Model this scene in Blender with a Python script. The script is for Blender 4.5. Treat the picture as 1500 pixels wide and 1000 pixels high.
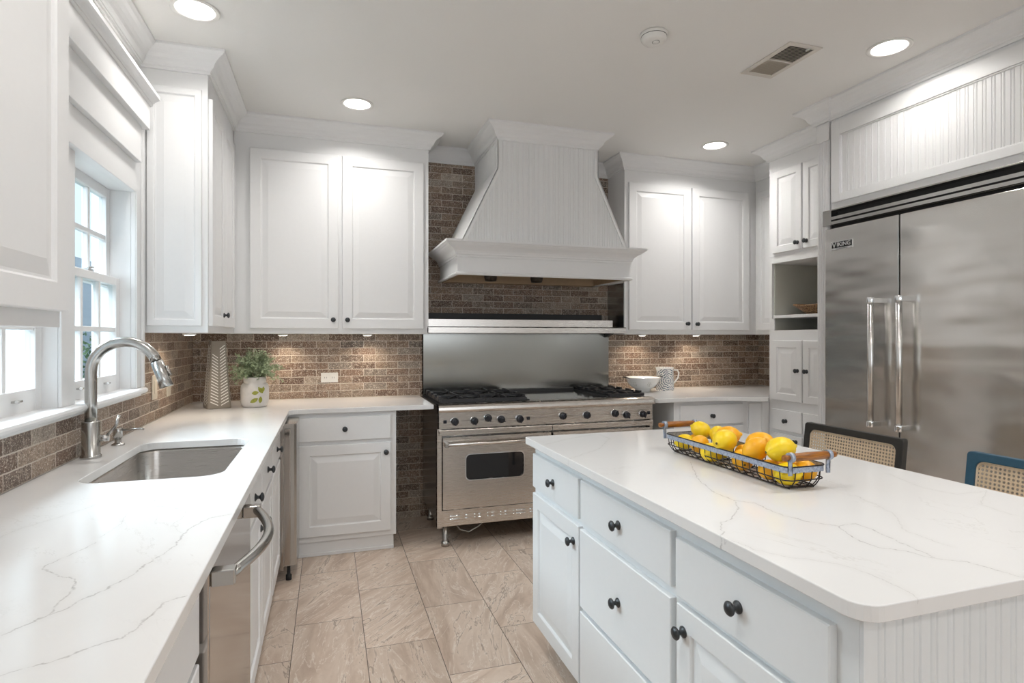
import bpy, bmesh, math, random
from mathutils import Vector, Matrix, Euler
random.seed(7)
C = bpy.context.scene.collection
for o in list(bpy.data.objects): bpy.data.objects.remove(o)
PI = math.pi
FLOOR = -0.018
CEIL = 2.82
# ---------------------------------------------------------------- camera
cd = bpy.data.cameras.new('camera'); cam = bpy.data.objects.new('camera', cd); C.objects.link(cam)
cam.location = (0, 0, 1.363)
cam.rotation_euler = (PI/2, 0, -math.atan(269/845.))
cd.sensor_width = 36; cd.lens = 845/1500*36; cd.shift_y = -6.5/1500; cd.clip_start = 0.02
bpy.context.scene.camera = cam
# ---------------------------------------------------------------- world, exposure
w = bpy.data.worlds.new('world'); bpy.context.scene.world = w; w.use_nodes = True
bg = w.node_tree.nodes['Background']
bg.inputs[0].default_value = (0.74, 0.86, 1.0, 1); bg.inputs[1].default_value = .85
vs = bpy.context.scene.view_settings
vs.view_transform = 'Standard'; vs.look = 'None'; vs.gamma = 1; vs.use_curve_mapping = False
vs.exposure = 0.70
CAN_W = 4.3
PUCK_W = .6
WIN_W = 18.0
REAR_W = 13.0
def area(name, loc, size, power, color=(1, 1, 1), rot=(0, 0, 0), shape='DISK', size_y=None, spread=PI, parent=None):
    l = bpy.data.lights.new(name, 'AREA'); l.shape = shape; l.size = size
    if size_y: l.size_y = size_y
    l.energy = power; l.color = color; l.spread = spread
    o = bpy.data.objects.new(name, l); C.objects.link(o)
    o.location = loc; o.rotation_euler = rot
    if parent: o.parent = parent
    return o
# added frontal fill light, set in a made-up window behind the camera
area('rear_fill_light', (1.3, -2.97, 1.80), 2.5, REAR_W, (0.95, 0.98, 1.0), (PI/2, 0, 0), 'RECTANGLE', 1.15)
# soft overcast daylight from the garden side
sl = bpy.data.lights.new('garden_sky_sun', 'SUN'); sl.energy = WIN_W; sl.angle = math.radians(75); sl.color = (0.86, 0.93, 1.0)
so = bpy.data.objects.new('garden_sky_sun', sl); C.objects.link(so)
so.rotation_euler = Vector((1.0, -.12, -.55)).to_track_quat('-Z', 'Y').to_euler()

# ---------------------------------------------------------------- materials
def newmat(name):
    m = bpy.data.materials.new(name); m.use_nodes = True
    nt = m.node_tree; b = nt.nodes['Principled BSDF']
    return m, nt, b
def N(nt, t, **kw):
    n = nt.nodes.new(t)
    for k, v in kw.items():
        if k.startswith('i_'): n.inputs[int(k[2:])].default_value = v
        else: setattr(n, k, v)
    return n
def L(nt, a, b): nt.links.new(a, b)
def math_(nt, op, a, b=None, c=None, clamp=False):
    n = nt.nodes.new('ShaderNodeMath'); n.operation = op; n.use_clamp = clamp
    for i, x in enumerate((a, b, c)):
        if x is None: continue
        if isinstance(x, (int, float)): n.inputs[i].default_value = x
        else: nt.links.new(x, n.inputs[i])
    return n.outputs[0]
def vmath(nt, op, a, b=None):
    n = nt.nodes.new('ShaderNodeVectorMath'); n.operation = op
    for i, x in enumerate((a, b)):
        if x is None: continue
        if isinstance(x, (tuple, list, Vector)): n.inputs[i].default_value = x
        else: nt.links.new(x, n.inputs[i])
    return n
def pos(nt): return nt.nodes.new('ShaderNodeNewGeometry').outputs['Position']
def objc(nt): return nt.nodes.new('ShaderNodeTexCoord').outputs['Object']
def noise(nt, vec, scale, detail=3, rough=.5, dist=0):
    n = nt.nodes.new('ShaderNodeTexNoise'); nt.links.new(vec, n.inputs['Vector'])
    n.inputs['Scale'].default_value = scale; n.inputs['Detail'].default_value = detail
    n.inputs['Roughness'].default_value = rough; n.inputs['Distortion'].default_value = dist
    return n
def ramp(nt, fac, stops, interp='LINEAR'):
    n = nt.nodes.new('ShaderNodeValToRGB'); nt.links.new(fac, n.inputs[0]); cr = n.color_ramp
    cr.interpolation = interp
    while len(cr.elements) < len(stops): cr.elements.new(0.5)
    for e, (p, c) in zip(cr.elements, stops): e.position = p; e.color = (*c, 1)
    return n.outputs[0]
def mix(nt, fac, a, b, mode='MIX'):
    n = nt.nodes.new('ShaderNodeMix'); n.data_type = 'RGBA'; n.blend_type = mode
    if isinstance(fac, (int, float)): n.inputs[0].default_value = fac
    else: nt.links.new(fac, n.inputs[0])
    for i, x in ((6, a), (7, b)):
        if isinstance(x, tuple): n.inputs[i].default_value = (*x, 1)
        else: nt.links.new(x, n.inputs[i])
    return n.outputs[2]
def bump(nt, b, h, strength=.3, dist=.01):
    n = nt.nodes.new('ShaderNodeBump'); n.inputs['Strength'].default_value = strength; n.inputs['Distance'].default_value = dist
    nt.links.new(h, n.inputs['Height']); nt.links.new(n.outputs[0], b.inputs['Normal'])
def simple(name, col, rough=.5, metal=0, nscale=40, nb=0.03, coat=0, var=.03):
    m, nt, b = newmat(name)
    b.inputs['Roughness'].default_value = rough; b.inputs['Metallic'].default_value = metal
    b.inputs['Coat Weight'].default_value = coat
    n = noise(nt, objc(nt), nscale)
    c = mix(nt, n.outputs[0], tuple(x*(1-var) for x in col), tuple(min(1, x*(1+var)) for x in col))
    L(nt, c, b.inputs['Base Color'])
    if nb: bump(nt, b, n.outputs[0], nb, .002)
    return m
M = {}
M['paint'] = simple('white_satin_paint', (.80, .80, .80), .4, nscale=60, nb=.02, var=.012)
M['paintc'] = simple('island_paint', (.74, .765, .775), .32, nscale=60, nb=.02, var=.012)
M['wall'] = simple('wall_paint', (.76, .755, .735), .55, nscale=80, nb=.02, var=.012)
M['rearwall'] = simple('rear_wall_paint', (.66, .64, .61), .6, nscale=80, nb=.02, var=.012)
M['ceil'] = simple('ceiling_paint', (.80, .79, .77), .8, nscale=90, nb=.03, var=.012)
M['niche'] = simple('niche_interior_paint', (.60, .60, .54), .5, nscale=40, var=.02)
M['dark'] = simple('black_void', (.012, .012, .013), .5)
M['castiron'] = simple('cast_iron', (.018, .018, .02), .42, nscale=120, nb=.2)
M['knob'] = simple('dark_pewter_knob', (.06, .065, .07), .38, .75, nscale=150, nb=.15, var=.3)
M['rknob'] = simple('black_range_knob', (.012, .014, .02), .25)
M['chrome'] = simple('chrome', (.82, .83, .84), .08, 1, nb=0)
M['rubber'] = simple('black_rubber', (.02, .02, .02), .7)
M['plastic'] = simple('white_plastic', (.78, .77, .74), .35)
M['almond'] = simple('almond_plastic', (.62, .56, .47), .4)
M['wood'] = None
M['ovenglass'] = simple('dark_oven_glass', (.008, .008, .01), .06, coat=.5)
M['badge'] = simple('black_badge', (.01, .01, .012), .25)
M['silver'] = simple('silver_letters', (.75, .75, .75), .3, .7)
M['taupe'] = simple('taupe_ceramic', (.26, .225, .185), .6, nscale=200, nb=.1, var=.1)
M['slit'] = simple('pale_slit_edges', (.85, .82, .76), .6)
M['ceramic'] = simple('speckled_white_ceramic', (.66, .63, .60), .5, nscale=45, nb=.1, var=.1)
M['leafpaint'] = simple('olive_leaf_glaze', (.30, .31, .04), .4, nscale=90, var=.35)
M['whiteglaze'] = simple('white_glaze', (.80, .80, .78), .15, coat=.4)
M['bronze'] = simple('bronze_hood_lamp', (.05, .04, .03), .4, .6)
M['maple'] = simple('raw_wood_liner', (.42, .30, .19), .5, nscale=20, var=.1)
M['blackwood'] = simple('black_stained_wood', (.022, .020, .017), .4, nscale=60, var=.2)
M['bluewood'] = simple('dark_blue_wood', (.018, .075, .125), .4, nscale=60, var=.2)  # dark blue frame colour of the nearer stool
M['cord'] = simple('grey_cord', (.4, .4, .39), .5)
M['siding'] = None
def stainless(name, col=(.63, .59, .55), rough=.27, tang=(1, 0, 0), aniso=.6, wave=0, stretch=(1, 1, 60)):
    m, nt, b = newmat(name)
    b.inputs['Metallic'].default_value = 1; b.inputs['Roughness'].default_value = rough
    b.inputs['Anisotropic'].default_value = aniso
    p = pos(nt)
    v = vmath(nt, 'MULTIPLY', p, stretch).outputs[0]
    n = noise(nt, v, 14, 2, .5)
    c = mix(nt, n.outputs[0], tuple(x*.97 for x in col), tuple(min(1, x*1.03) for x in col))
    L(nt, c, b.inputs['Base Color'])
    r = math_(nt, 'MULTIPLY_ADD', n.outputs[0], .05, rough-.025); L(nt, r, b.inputs['Roughness'])
    cx = nt.nodes.new('ShaderNodeCombineXYZ')
    for i in range(3): cx.inputs[i].default_value = tang[i]
    L(nt, cx.outputs[0], b.inputs['Tangent'])
    if wave:
        v2 = vmath(nt, 'MULTIPLY', p, (1, .7, 2.6)).outputs[0]
        n2 = noise(nt, v2, 1.5, 2, .5)
        bump(nt, b, n2.outputs[0], wave, .03)
    return m
M['steel'] = stainless('brushed_stainless', tang=(1, 0, 0))
M['steelback'] = stainless('brushed_stainless_backguard', (.33, .33, .31), .2, (1, 0, 0), .8)
M['fridge'] = stainless('brushed_stainless_fridge', (.70, .69, .67), .24, (0, 0, 1), .75, wave=1.0, stretch=(1, 60, 1))
M['steelplain'] = stainless('satin_nickel', (.50, .49, .47), .24, (0, 0, 1), 0)
M['sinksteel'] = stainless('sink_stainless', (.50, .47, .44), .28, (0, 0, 1), .5)
M['steelx'] = stainless('stainless_side_sheet', (.40, .40, .39), .22, (0, 1, 0), 0)
M['darksteel'] = stainless('dark_stainless', (.42, .385, .355), .12, (0, 1, 0), 0)
# brick: tumbled travertine, individual brick colours
def brick_mat(name, ax):
    m, nt, b = newmat(name)
    p = pos(nt); s = nt.nodes.new('ShaderNodeSeparateXYZ')
    nz = noise(nt, p, 55, 2); off = vmath(nt, 'SCALE', vmath(nt, 'SUBTRACT', nz.outputs['Color'], (.5, .5, .5)).outputs[0]); off.inputs['Scale'].default_value = .0045
    pp = vmath(nt, 'ADD', p, off.outputs[0]).outputs[0]
    L(nt, pp, s.inputs[0]); u = s.outputs[ax]; z = s.outputs[2]
    H, W = .0522, .168
    zr = math_(nt, 'DIVIDE', math_(nt, 'SUBTRACT', z, .9165), H)
    row = math_(nt, 'FLOOR', zr)
    sh = math_(nt, 'MULTIPLY', math_(nt, 'FLOORED_MODULO', row, 2.0), .5)
    ur = math_(nt, 'ADD', math_(nt, 'DIVIDE', u, W), sh)
    col = math_(nt, 'FLOOR', ur)
    fu = math_(nt, 'FRACT', ur); fz = math_(nt, 'FRACT', zr)
    du = math_(nt, 'MULTIPLY', math_(nt, 'MINIMUM', fu, math_(nt, 'SUBTRACT', 1.0, fu)), W)
    dz = math_(nt, 'MULTIPLY', math_(nt, 'MINIMUM', fz, math_(nt, 'SUBTRACT', 1.0, fz)), H)
    d = math_(nt, 'MINIMUM', du, dz)
    mort = nt.nodes.new('ShaderNodeMapRange'); L(nt, d, mort.inputs[0])
    mort.inputs[1].default_value = .0012; mort.inputs[2].default_value = .0032; mort.clamp = True
    cx = nt.nodes.new('ShaderNodeCombineXYZ'); L(nt, col, cx.inputs[0]); L(nt, row, cx.inputs[1]); cx.inputs[2].default_value = ax*3.7
    wn = nt.nodes.new('ShaderNodeTexWhiteNoise'); wn.noise_dimensions = '3D'; L(nt, cx.outputs[0], wn.inputs[0])
    base = ramp(nt, wn.outputs[0], [(0, (.10, .058, .038)), (.2, (.21, .125, .085)), (.38, (.33, .225, .16)), (.52, (.155, .11, .085)), (.66, (.40, .30, .225)), (.8, (.25, .165, .11)), (.9, (.46, .39, .32)), (1, (.12, .095, .08))])
    n1 = noise(nt, p, 30, 5, .65); n2 = noise(nt, p, 190, 3, .7); n3 = noise(nt, p, 75, 3, .7)
    c = mix(nt, ramp_fac(nt, n1.outputs[0], .42, .66, .6), base, (.11, .075, .055), 'MIX')
    c = mix(nt, ramp_fac(nt, n3.outputs[0], .52, .66, .75), c, (.43, .34, .27))
    c = mix(nt, ramp_fac(nt, n2.outputs[0], .57, .64, .95), c, (.80, .73, .63))
    c = mix(nt, ramp_fac(nt, n2.outputs[0], .42, .34, .85), c, (.05, .035, .025))
    c = mix(nt, mort.outputs[0], (.62, .55, .47), c)
    L(nt, c, b.inputs['Base Color']); b.inputs['Roughness'].default_value = .5
    h = math_(nt, 'ADD', mort.outputs[0], math_(nt, 'MULTIPLY', n2.outputs[0], .5))
    bump(nt, b, h, .6, .004)
    return m
def ramp_fac(nt, x, a, b_, mx):
    n = nt.nodes.new('ShaderNodeMapRange'); L(nt, x, n.inputs[0]); n.clamp = True
    n.inputs[1].default_value = a; n.inputs[2].default_value = b_; n.inputs[3].default_value = 0; n.inputs[4].default_value = mx
    return n.outputs[0]
M['brickx'] = brick_mat('tumbled_travertine_brick_back', 0)
M['bricky'] = brick_mat('tumbled_travertine_brick_side', 1)
# floor tile 0.31 x 0.616 in running bond along y
def floor_mat():
    m, nt, b = newmat('veined_porcelain_floor_tile')
    p = pos(nt); s = nt.nodes.new('ShaderNodeSeparateXYZ'); L(nt, p, s.inputs[0])
    W, H = .3105, .616
    ur = math_(nt, 'DIVIDE', math_(nt, 'ADD', s.outputs[0], .152), W); col = math_(nt, 'FLOOR', ur)
    sh = math_(nt, 'MULTIPLY', math_(nt, 'FLOORED_MODULO', col, 2.0), .5)
    vr = math_(nt, 'ADD', math_(nt, 'DIVIDE', math_(nt, 'SUBTRACT', s.outputs[1], 2.94), H), sh); row = math_(nt, 'FLOOR', vr)
    fu = math_(nt, 'FRACT', ur); fv = math_(nt, 'FRACT', vr)
    du = math_(nt, 'MULTIPLY', math_(nt, 'MINIMUM', fu, math_(nt, 'SUBTRACT', 1.0, fu)), W)
    dv = math_(nt, 'MULTIPLY', math_(nt, 'MINIMUM', fv, math_(nt, 'SUBTRACT', 1.0, fv)), H)
    gr = ramp_fac(nt, math_(nt, 'MINIMUM', du, dv), .001, .0022, 1.0)
    cx = nt.nodes.new('ShaderNodeCombineXYZ'); L(nt, col, cx.inputs[0]); L(nt, row, cx.inputs[1])
    wn = nt.nodes.new('ShaderNodeTexWhiteNoise'); wn.noise_dimensions = '3D'; L(nt, cx.outputs[0], wn.inputs[0])
    rot = nt.nodes.new('ShaderNodeVectorRotate'); rot.rotation_type = 'Z_AXIS'; L(nt, p, rot.inputs['Vector'])
    L(nt, math_(nt, 'MULTIPLY_ADD', wn.outputs[0], 1.5, -.2), rot.inputs['Angle'])
    offs = vmath(nt, 'SCALE', wn.outputs['Color']); offs.inputs['Scale'].default_value = 9
    pv = vmath(nt, 'ADD', rot.outputs[0], offs.outputs[0]).outputs[0]
    pv = vmath(nt, 'MULTIPLY', pv, (4.6, 1.0, 1)).outputs[0]
    n1 = noise(nt, pv, 1.5, 5, .6, 1.0); n2 = noise(nt, pv, 2.4, 6, .62, .8); n3 = noise(nt, p, 45, 4, .6)
    c = ramp(nt, n1.outputs[0], [(.28, (.46, .345, .265)), (.43, (.60, .475, .38)), (.56, (.71, .59, .49)), (.68, (.55, .43, .34)), (.85, (.67, .56, .465))])
    ridge = math_(nt, 'ABSOLUTE', math_(nt, 'SUBTRACT', n2.outputs[0], .5))
    c = mix(nt, ramp_fac(nt, ridge, .014, .0, .75), c, (.84, .77, .69))
    rg2 = math_(nt, 'ABSOLUTE', math_(nt, 'SUBTRACT', n1.outputs[0], .56))
    c = mix(nt, ramp_fac(nt, rg2, .010, .0, .75), c, (.20, .14, .10))
    c = mix(nt, ramp_fac(nt, n3.outputs[0], .6, .8, .35), c, (.24, .18, .14))
    br = math_(nt, 'MULTIPLY_ADD', wn.outputs[0], .16, .90)
    cc = vmath(nt, 'SCALE', c); L(nt, br, cc.inputs['Scale'])
    c = mix(nt, gr, (.13, .10, .08), cc.outputs[0])
    L(nt, c, b.inputs['Base Color']); b.inputs['Roughness'].default_value = .34
    bump(nt, b, gr, .4, .002)
    return m
M['floor'] = floor_mat()
VL = [[(-0.47,1.058),(-0.452,1.083),(-0.43,1.114),(-0.412,1.129),(-0.396,1.168),(-0.376,1.199),(-0.357,1.244),(-0.342,1.299),(-0.329,1.34),(-0.314,1.403),(-0.315,1.479)],[(-0.315,1.479),(-0.347,1.53),(-0.353,1.576),(-0.341,1.638),(-0.369,1.697),(-0.428,1.744),(-0.469,1.739),(-0.487,1.694),(-0.475,1.588),(-0.487,1.51)],[(-0.315,1.479),(-0.305,1.534),(-0.276,1.588),(-0.233,1.609)],[(-0.43,1.114),(-0.434,1.157),(-0.432,1.193),(-0.436,1.238),(-0.459,1.276),(-0.485,1.29),(-0.516,1.328),(-0.526,1.354),(-0.512,1.392),(-0.483,1.471)],[(-0.414,0.932),(-0.388,0.943),(-0.362,0.955),(-0.343,0.97),(-0.32,0.985),(-0.295,0.997),(-0.278,1.031),(-0.268,1.079),(-0.265,1.108),(-0.234,1.125)],[(-0.7,1.578),(-0.688,1.639),(-0.655,1.681),(-0.617,1.745),(-0.575,1.851),(-0.547,1.903)],[(-0.485,2.042),(-0.441,1.95),(-0.432,1.891),(-0.459,1.785),(-0.472,1.749)]]
VI = [[(1.236,1.775),(1.11,1.558),(1.06,1.408),(1.062,1.324),(1.099,1.289),(1.085,1.199),(1.106,1.122),(1.152,1.068),(1.111,0.985),(1.121,0.929),(1.154,0.902),(1.168,0.855),(1.211,0.819),(1.222,0.784),(1.233,0.739)],[(1.062,1.324),(1.016,1.251),(0.943,1.187),(0.898,1.174),(0.859,1.111),(0.804,1.051)],[(0.845,1.093),(0.856,1.003),(0.895,0.951),(0.949,0.903),(0.974,0.863),(0.981,0.812),(0.969,0.763),(0.962,0.731)],[(0.865,2.254),(1.013,2.349),(1.193,2.432),(1.183,2.295),(1.038,2.1),(0.845,1.959)],[(1.152,1.068),(1.208,1.071),(1.204,1.014),(1.188,0.928),(1.174,0.853)],[(1.418,1.257),(1.398,1.177),(1.372,1.108),(1.271,0.993),(1.268,0.892)],[(1.749,1.425),(1.688,1.266),(1.707,1.183),(1.829,1.182),(1.664,1.092),(1.643,1.007)]]
def quartz(name, veins, faint):
    m, nt, b = newmat(name)
    p = pos(nt)
    flat = vmath(nt, 'MULTIPLY', p, (1, 1, 0)).outputs[0]
    nz = noise(nt, p, 22, 4, .7); o = vmath(nt, 'SCALE', vmath(nt, 'SUBTRACT', nz.outputs['Color'], (.5, .5, .5)).outputs[0]); o.inputs['Scale'].default_value = .028
    fz = vmath(nt, 'ADD', flat, vmath(nt, 'MULTIPLY', o.outputs[0], (1, 1, 0)).outputs[0]).outputs[0]
    tot = None
    for vi, line in enumerate(veins):
        cur = None
        for a, bb in zip(line, line[1:]):
            A = Vector((a[0], a[1], 0)); D = Vector((bb[0]-a[0], bb[1]-a[1], 0)); ln = D.length; D.normalize()
            pa = vmath(nt, 'SUBTRACT', fz, A).outputs[0]
            t = vmath(nt, 'DOT_PRODUCT', pa, D).outputs['Value']
            cl = math_(nt, 'MINIMUM', math_(nt, 'MAXIMUM', t, 0.0), ln)
            sc = nt.nodes.new('ShaderNodeVectorMath'); sc.operation = 'SCALE'; sc.inputs[0].default_value = D; L(nt, cl, sc.inputs['Scale'])
            dd = vmath(nt, 'DISTANCE', pa, sc.outputs[0]).outputs['Value']
            cur = dd if cur is None else math_(nt, 'MINIMUM', cur, dd)
        if vi in faint: cur = math_(nt, 'ADD', cur, .0009)
        tot = cur if tot is None else math_(nt, 'MINIMUM', tot, cur)
    f = ramp_fac(nt, tot, .0024, .0002, .55)
    halo = ramp_fac(nt, tot, .02, .0, .10)
    brk = noise(nt, p, 60, 3, .7)
    f = math_(nt, 'MULTIPLY', f, ramp_fac(nt, brk.outputs[0], .32, .6, 1.0))
    # fine natural veining everywhere
    n2 = noise(nt, vmath(nt, 'MULTIPLY', p, (1, .7, 1)).outputs[0], 1.9, 7, .62, .8)
    rg = math_(nt, 'ABSOLUTE', math_(nt, 'SUBTRACT', n2.outputs[0], .5))
    msk = noise(nt, p, 2.3, 2)
    f2 = math_(nt, 'MULTIPLY', ramp_fac(nt, rg, .0045, 0, .30), ramp_fac(nt, msk.outputs[0], .47, .62, 1.0))
    cloud = noise(nt, p, 5, 3)
    c = mix(nt, cloud.outputs[0], (.765, .76, .75), (.80, .797, .79))
    c = mix(nt, math_(nt, 'ADD', f2, halo), c, (.52, .50, .47))
    c = mix(nt, f, c, (.24, .22, .21))
    L(nt, c, b.inputs['Base Color']); b.inputs['Roughness'].default_value = .14
    return m
M['quartzL'] = quartz('veined_white_quartz_run', VL, (1, 5, 6))
M['quartzI'] = quartz('veined_white_quartz_island', VI, (2, 3, 5, 6))
M['quartzR'] = quartz('veined_white_quartz_plain', [[(2.9, 3.9), (3.3, 4.3)]], (0,))
def wood_mat(name, c1, c2, ax=(1, 12, 12)):
    m, nt, b = newmat(name); v = vmath(nt, 'MULTIPLY', objc(nt), ax).outputs[0]
    n = noise(nt, v, 20, 5, .6, .5); L(nt, ramp(nt, n.outputs[0], [(.3, c1), (.7, c2)]), b.inputs['Base Color']); b.inputs['Roughness'].default_value = .35
    bump(nt, b, n.outputs[0], .15, .002); return m
M['wood'] = wood_mat('turned_amber_wood', (.13, .038, .004), (.42, .15, .012))
def galv():
    m, nt, b = newmat('galvanised_steel_band'); n = noise(nt, objc(nt), 130, 4, .7)
    L(nt, ramp(nt, n.outputs[0], [(.3, (.20, .24, .33)), (.7, (.50, .55, .64))]), b.inputs['Base Color'])
    b.inputs['Metallic'].default_value = .45; b.inputs['Roughness'].default_value = .45; return m
M['galv'] = galv()
M['wire'] = simple('aged_dark_wire', (.035, .03, .03), .5, .5, nscale=200, nb=.2, var=.4)
def lemon_mat(name, col, col2):
    m, nt, b = newmat(name); n = noise(nt, objc(nt), 260, 2, .5); n2 = noise(nt, objc(nt), 16, 2)
    L(nt, mix(nt, n2.outputs[0], col, col2), b.inputs['Base Color']); b.inputs['Roughness'].default_value = .38
    b.inputs['Subsurface Weight'].default_value = .08; b.inputs['Subsurface Radius'].default_value = (.02, .012, .002)
    bump(nt, b, n.outputs[0], .25, .0015); return m
M['lemon1'] = lemon_mat('lemon_skin_yellow', (.86, .56, .008), (.92, .68, .015))
M['lemon2'] = lemon_mat('lemon_skin_deep', (.88, .37, .006), (.93, .50, .01))
M['stemtip'] = simple('lemon_stem_scar', (.10, .07, .015), .7)
def cane_mat():
    m, nt, b = newmat('woven_cane'); p = objc(nt); s = nt.nodes.new('ShaderNodeSeparateXYZ'); L(nt, p, s.inputs[0])
    P = .0145
    def dots(oy, oz):
        a = math_(nt, 'SUBTRACT', math_(nt, 'FRACT', math_(nt, 'ADD', math_(nt, 'DIVIDE', s.outputs[1], P), oy)), .5)
        c = math_(nt, 'SUBTRACT', math_(nt, 'FRACT', math_(nt, 'ADD', math_(nt, 'DIVIDE', s.outputs[2], P), oz)), .5)
        return math_(nt, 'SQRT', math_(nt, 'ADD', math_(nt, 'MULTIPLY', a, a), math_(nt, 'MULTIPLY', c, c)))
    d = dots(0, 0)
    hole = ramp_fac(nt, d, .31, .28, 1.0)
    n = noise(nt, p, 250, 3); col = mix(nt, n.outputs[0], (.52, .39, .25), (.74, .60, .43))
    ring = ramp_fac(nt, d, .42, .30, .35); col = mix(nt, ring, col, (.33, .23, .13))
    L(nt, col, b.inputs['Base Color']); b.inputs['Roughness'].default_value = .5
    L(nt, math_(nt, 'SUBTRACT', 1.0, hole), b.inputs['Alpha'])
    return m
M['cane'] = cane_mat()
M['canerim'] = simple('cane_spline', (.70, .58, .43), .5)
def glass_mat():
    m, nt, b = newmat('window_glass'); nt.nodes.remove(b)
    out = nt.nodes['Material Output']; t = nt.nodes.new('ShaderNodeBsdfTransparent'); g = nt.nodes.new('ShaderNodeBsdfGlossy'); g.inputs['Roughness'].default_value = .02
    t.inputs[0].default_value = (.93, .97, .98, 1)
    f = nt.nodes.new('ShaderNodeLayerWeight'); f.inputs[0].default_value = .5
    mx = nt.nodes.new('ShaderNodeMixShader'); L(nt, math_(nt, 'MULTIPLY_ADD', math_(nt, 'POWER', f.outputs['Facing'], 4.0), .25, .03), mx.inputs[0]); L(nt, t.outputs[0], mx.inputs[1]); L(nt, g.outputs[0], mx.inputs[2]); L(nt, mx.outputs[0], out.inputs[0])
    return m
M['glass'] = glass_mat()
def leaf_mat(name, a, b2):
    m, nt, b = newmat(name); n = noise(nt, objc(nt), 60, 2); L(nt, mix(nt, n.outputs[0], a, b2), b.inputs['Base Color']); b.inputs['Roughness'].default_value = .55; return m
M['leaf'] = leaf_mat('dusty_green_leaf', (.15, .21, .10), (.44, .50, .31))
M['shrub'] = leaf_mat('garden_leaf', (.03, .09, .035), (.16, .27, .12))
M['grass'] = simple('lawn', (.06, .10, .035), .9, nscale=30, var=.4)
def wicker():
    m, nt, b = newmat('wicker'); n = noise(nt, objc(nt), 90, 3); L(nt, ramp(nt, n.outputs[0], [(.35, (.10, .04, .015)), (.65, (.42, .25, .12))]), b.inputs['Base Color']); b.inputs['Roughness'].default_value = .55; return m
M['wicker'] = wicker()
def siding():
    m, nt, b = newmat('pale_clapboard'); s = nt.nodes.new('ShaderNodeSeparateXYZ'); L(nt, pos(nt), s.inputs[0])
    f = math_(nt, 'FRACT', math_(nt, 'DIVIDE', s.outputs[2], .16)); L(nt, mix(nt, ramp_fac(nt, f, .12, .0, .35), (.36, .42, .47), (.20, .25, .29)), b.inputs['Base Color']); b.inputs['Roughness'].default_value = .7; return m
M['siding'] = siding()
def emis(name, col, st):
    m, nt, b = newmat(name); b.inputs['Emission Color'].default_value = (*col, 1); b.inputs['Emission Strength'].default_value = st; b.inputs['Base Color'].default_value = (*col, 1); return m
M['bulb'] = emis('lit_lamp_lens', (1, .97, .92), 6)
def jugmat():
    m, nt, b = newmat('blue_mandala_glaze'); p = objc(nt)
    s = nt.nodes.new('ShaderNodeSeparateXYZ'); L(nt, p, s.inputs[0])
    ang = math_(nt, 'ARCTAN2', s.outputs[1], s.outputs[0])
    u = math_(nt, 'MULTIPLY', math_(nt, 'ADD', ang, 1.75), .07); v = math_(nt, 'SUBTRACT', s.outputs[2], .085)
    r = math_(nt, 'SQRT', math_(nt, 'ADD', math_(nt, 'MULTIPLY', u, u), math_(nt, 'MULTIPLY', v, v)))
    th = math_(nt, 'ARCTAN2', v, u)
    rr = math_(nt, 'ADD', math_(nt, 'MULTIPLY', r, 360.0), math_(nt, 'MULTIPLY', math_(nt, 'SINE', math_(nt, 'MULTIPLY', th, 12.0)), 1.2))
    k = math_(nt, 'SINE', rr)
    n = noise(nt, p, 60, 2); f = math_(nt, 'MULTIPLY', ramp_fac(nt, k, .0, .3, 1.0), ramp_fac(nt, n.outputs[0], .3, .5, 1.0))
    L(nt, mix(nt, f, (.75, .75, .73), (.10, .14, .20)), b.inputs['Base Color']); b.inputs['Roughness'].default_value = .25
    return m
M['jug'] = jugmat()

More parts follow.
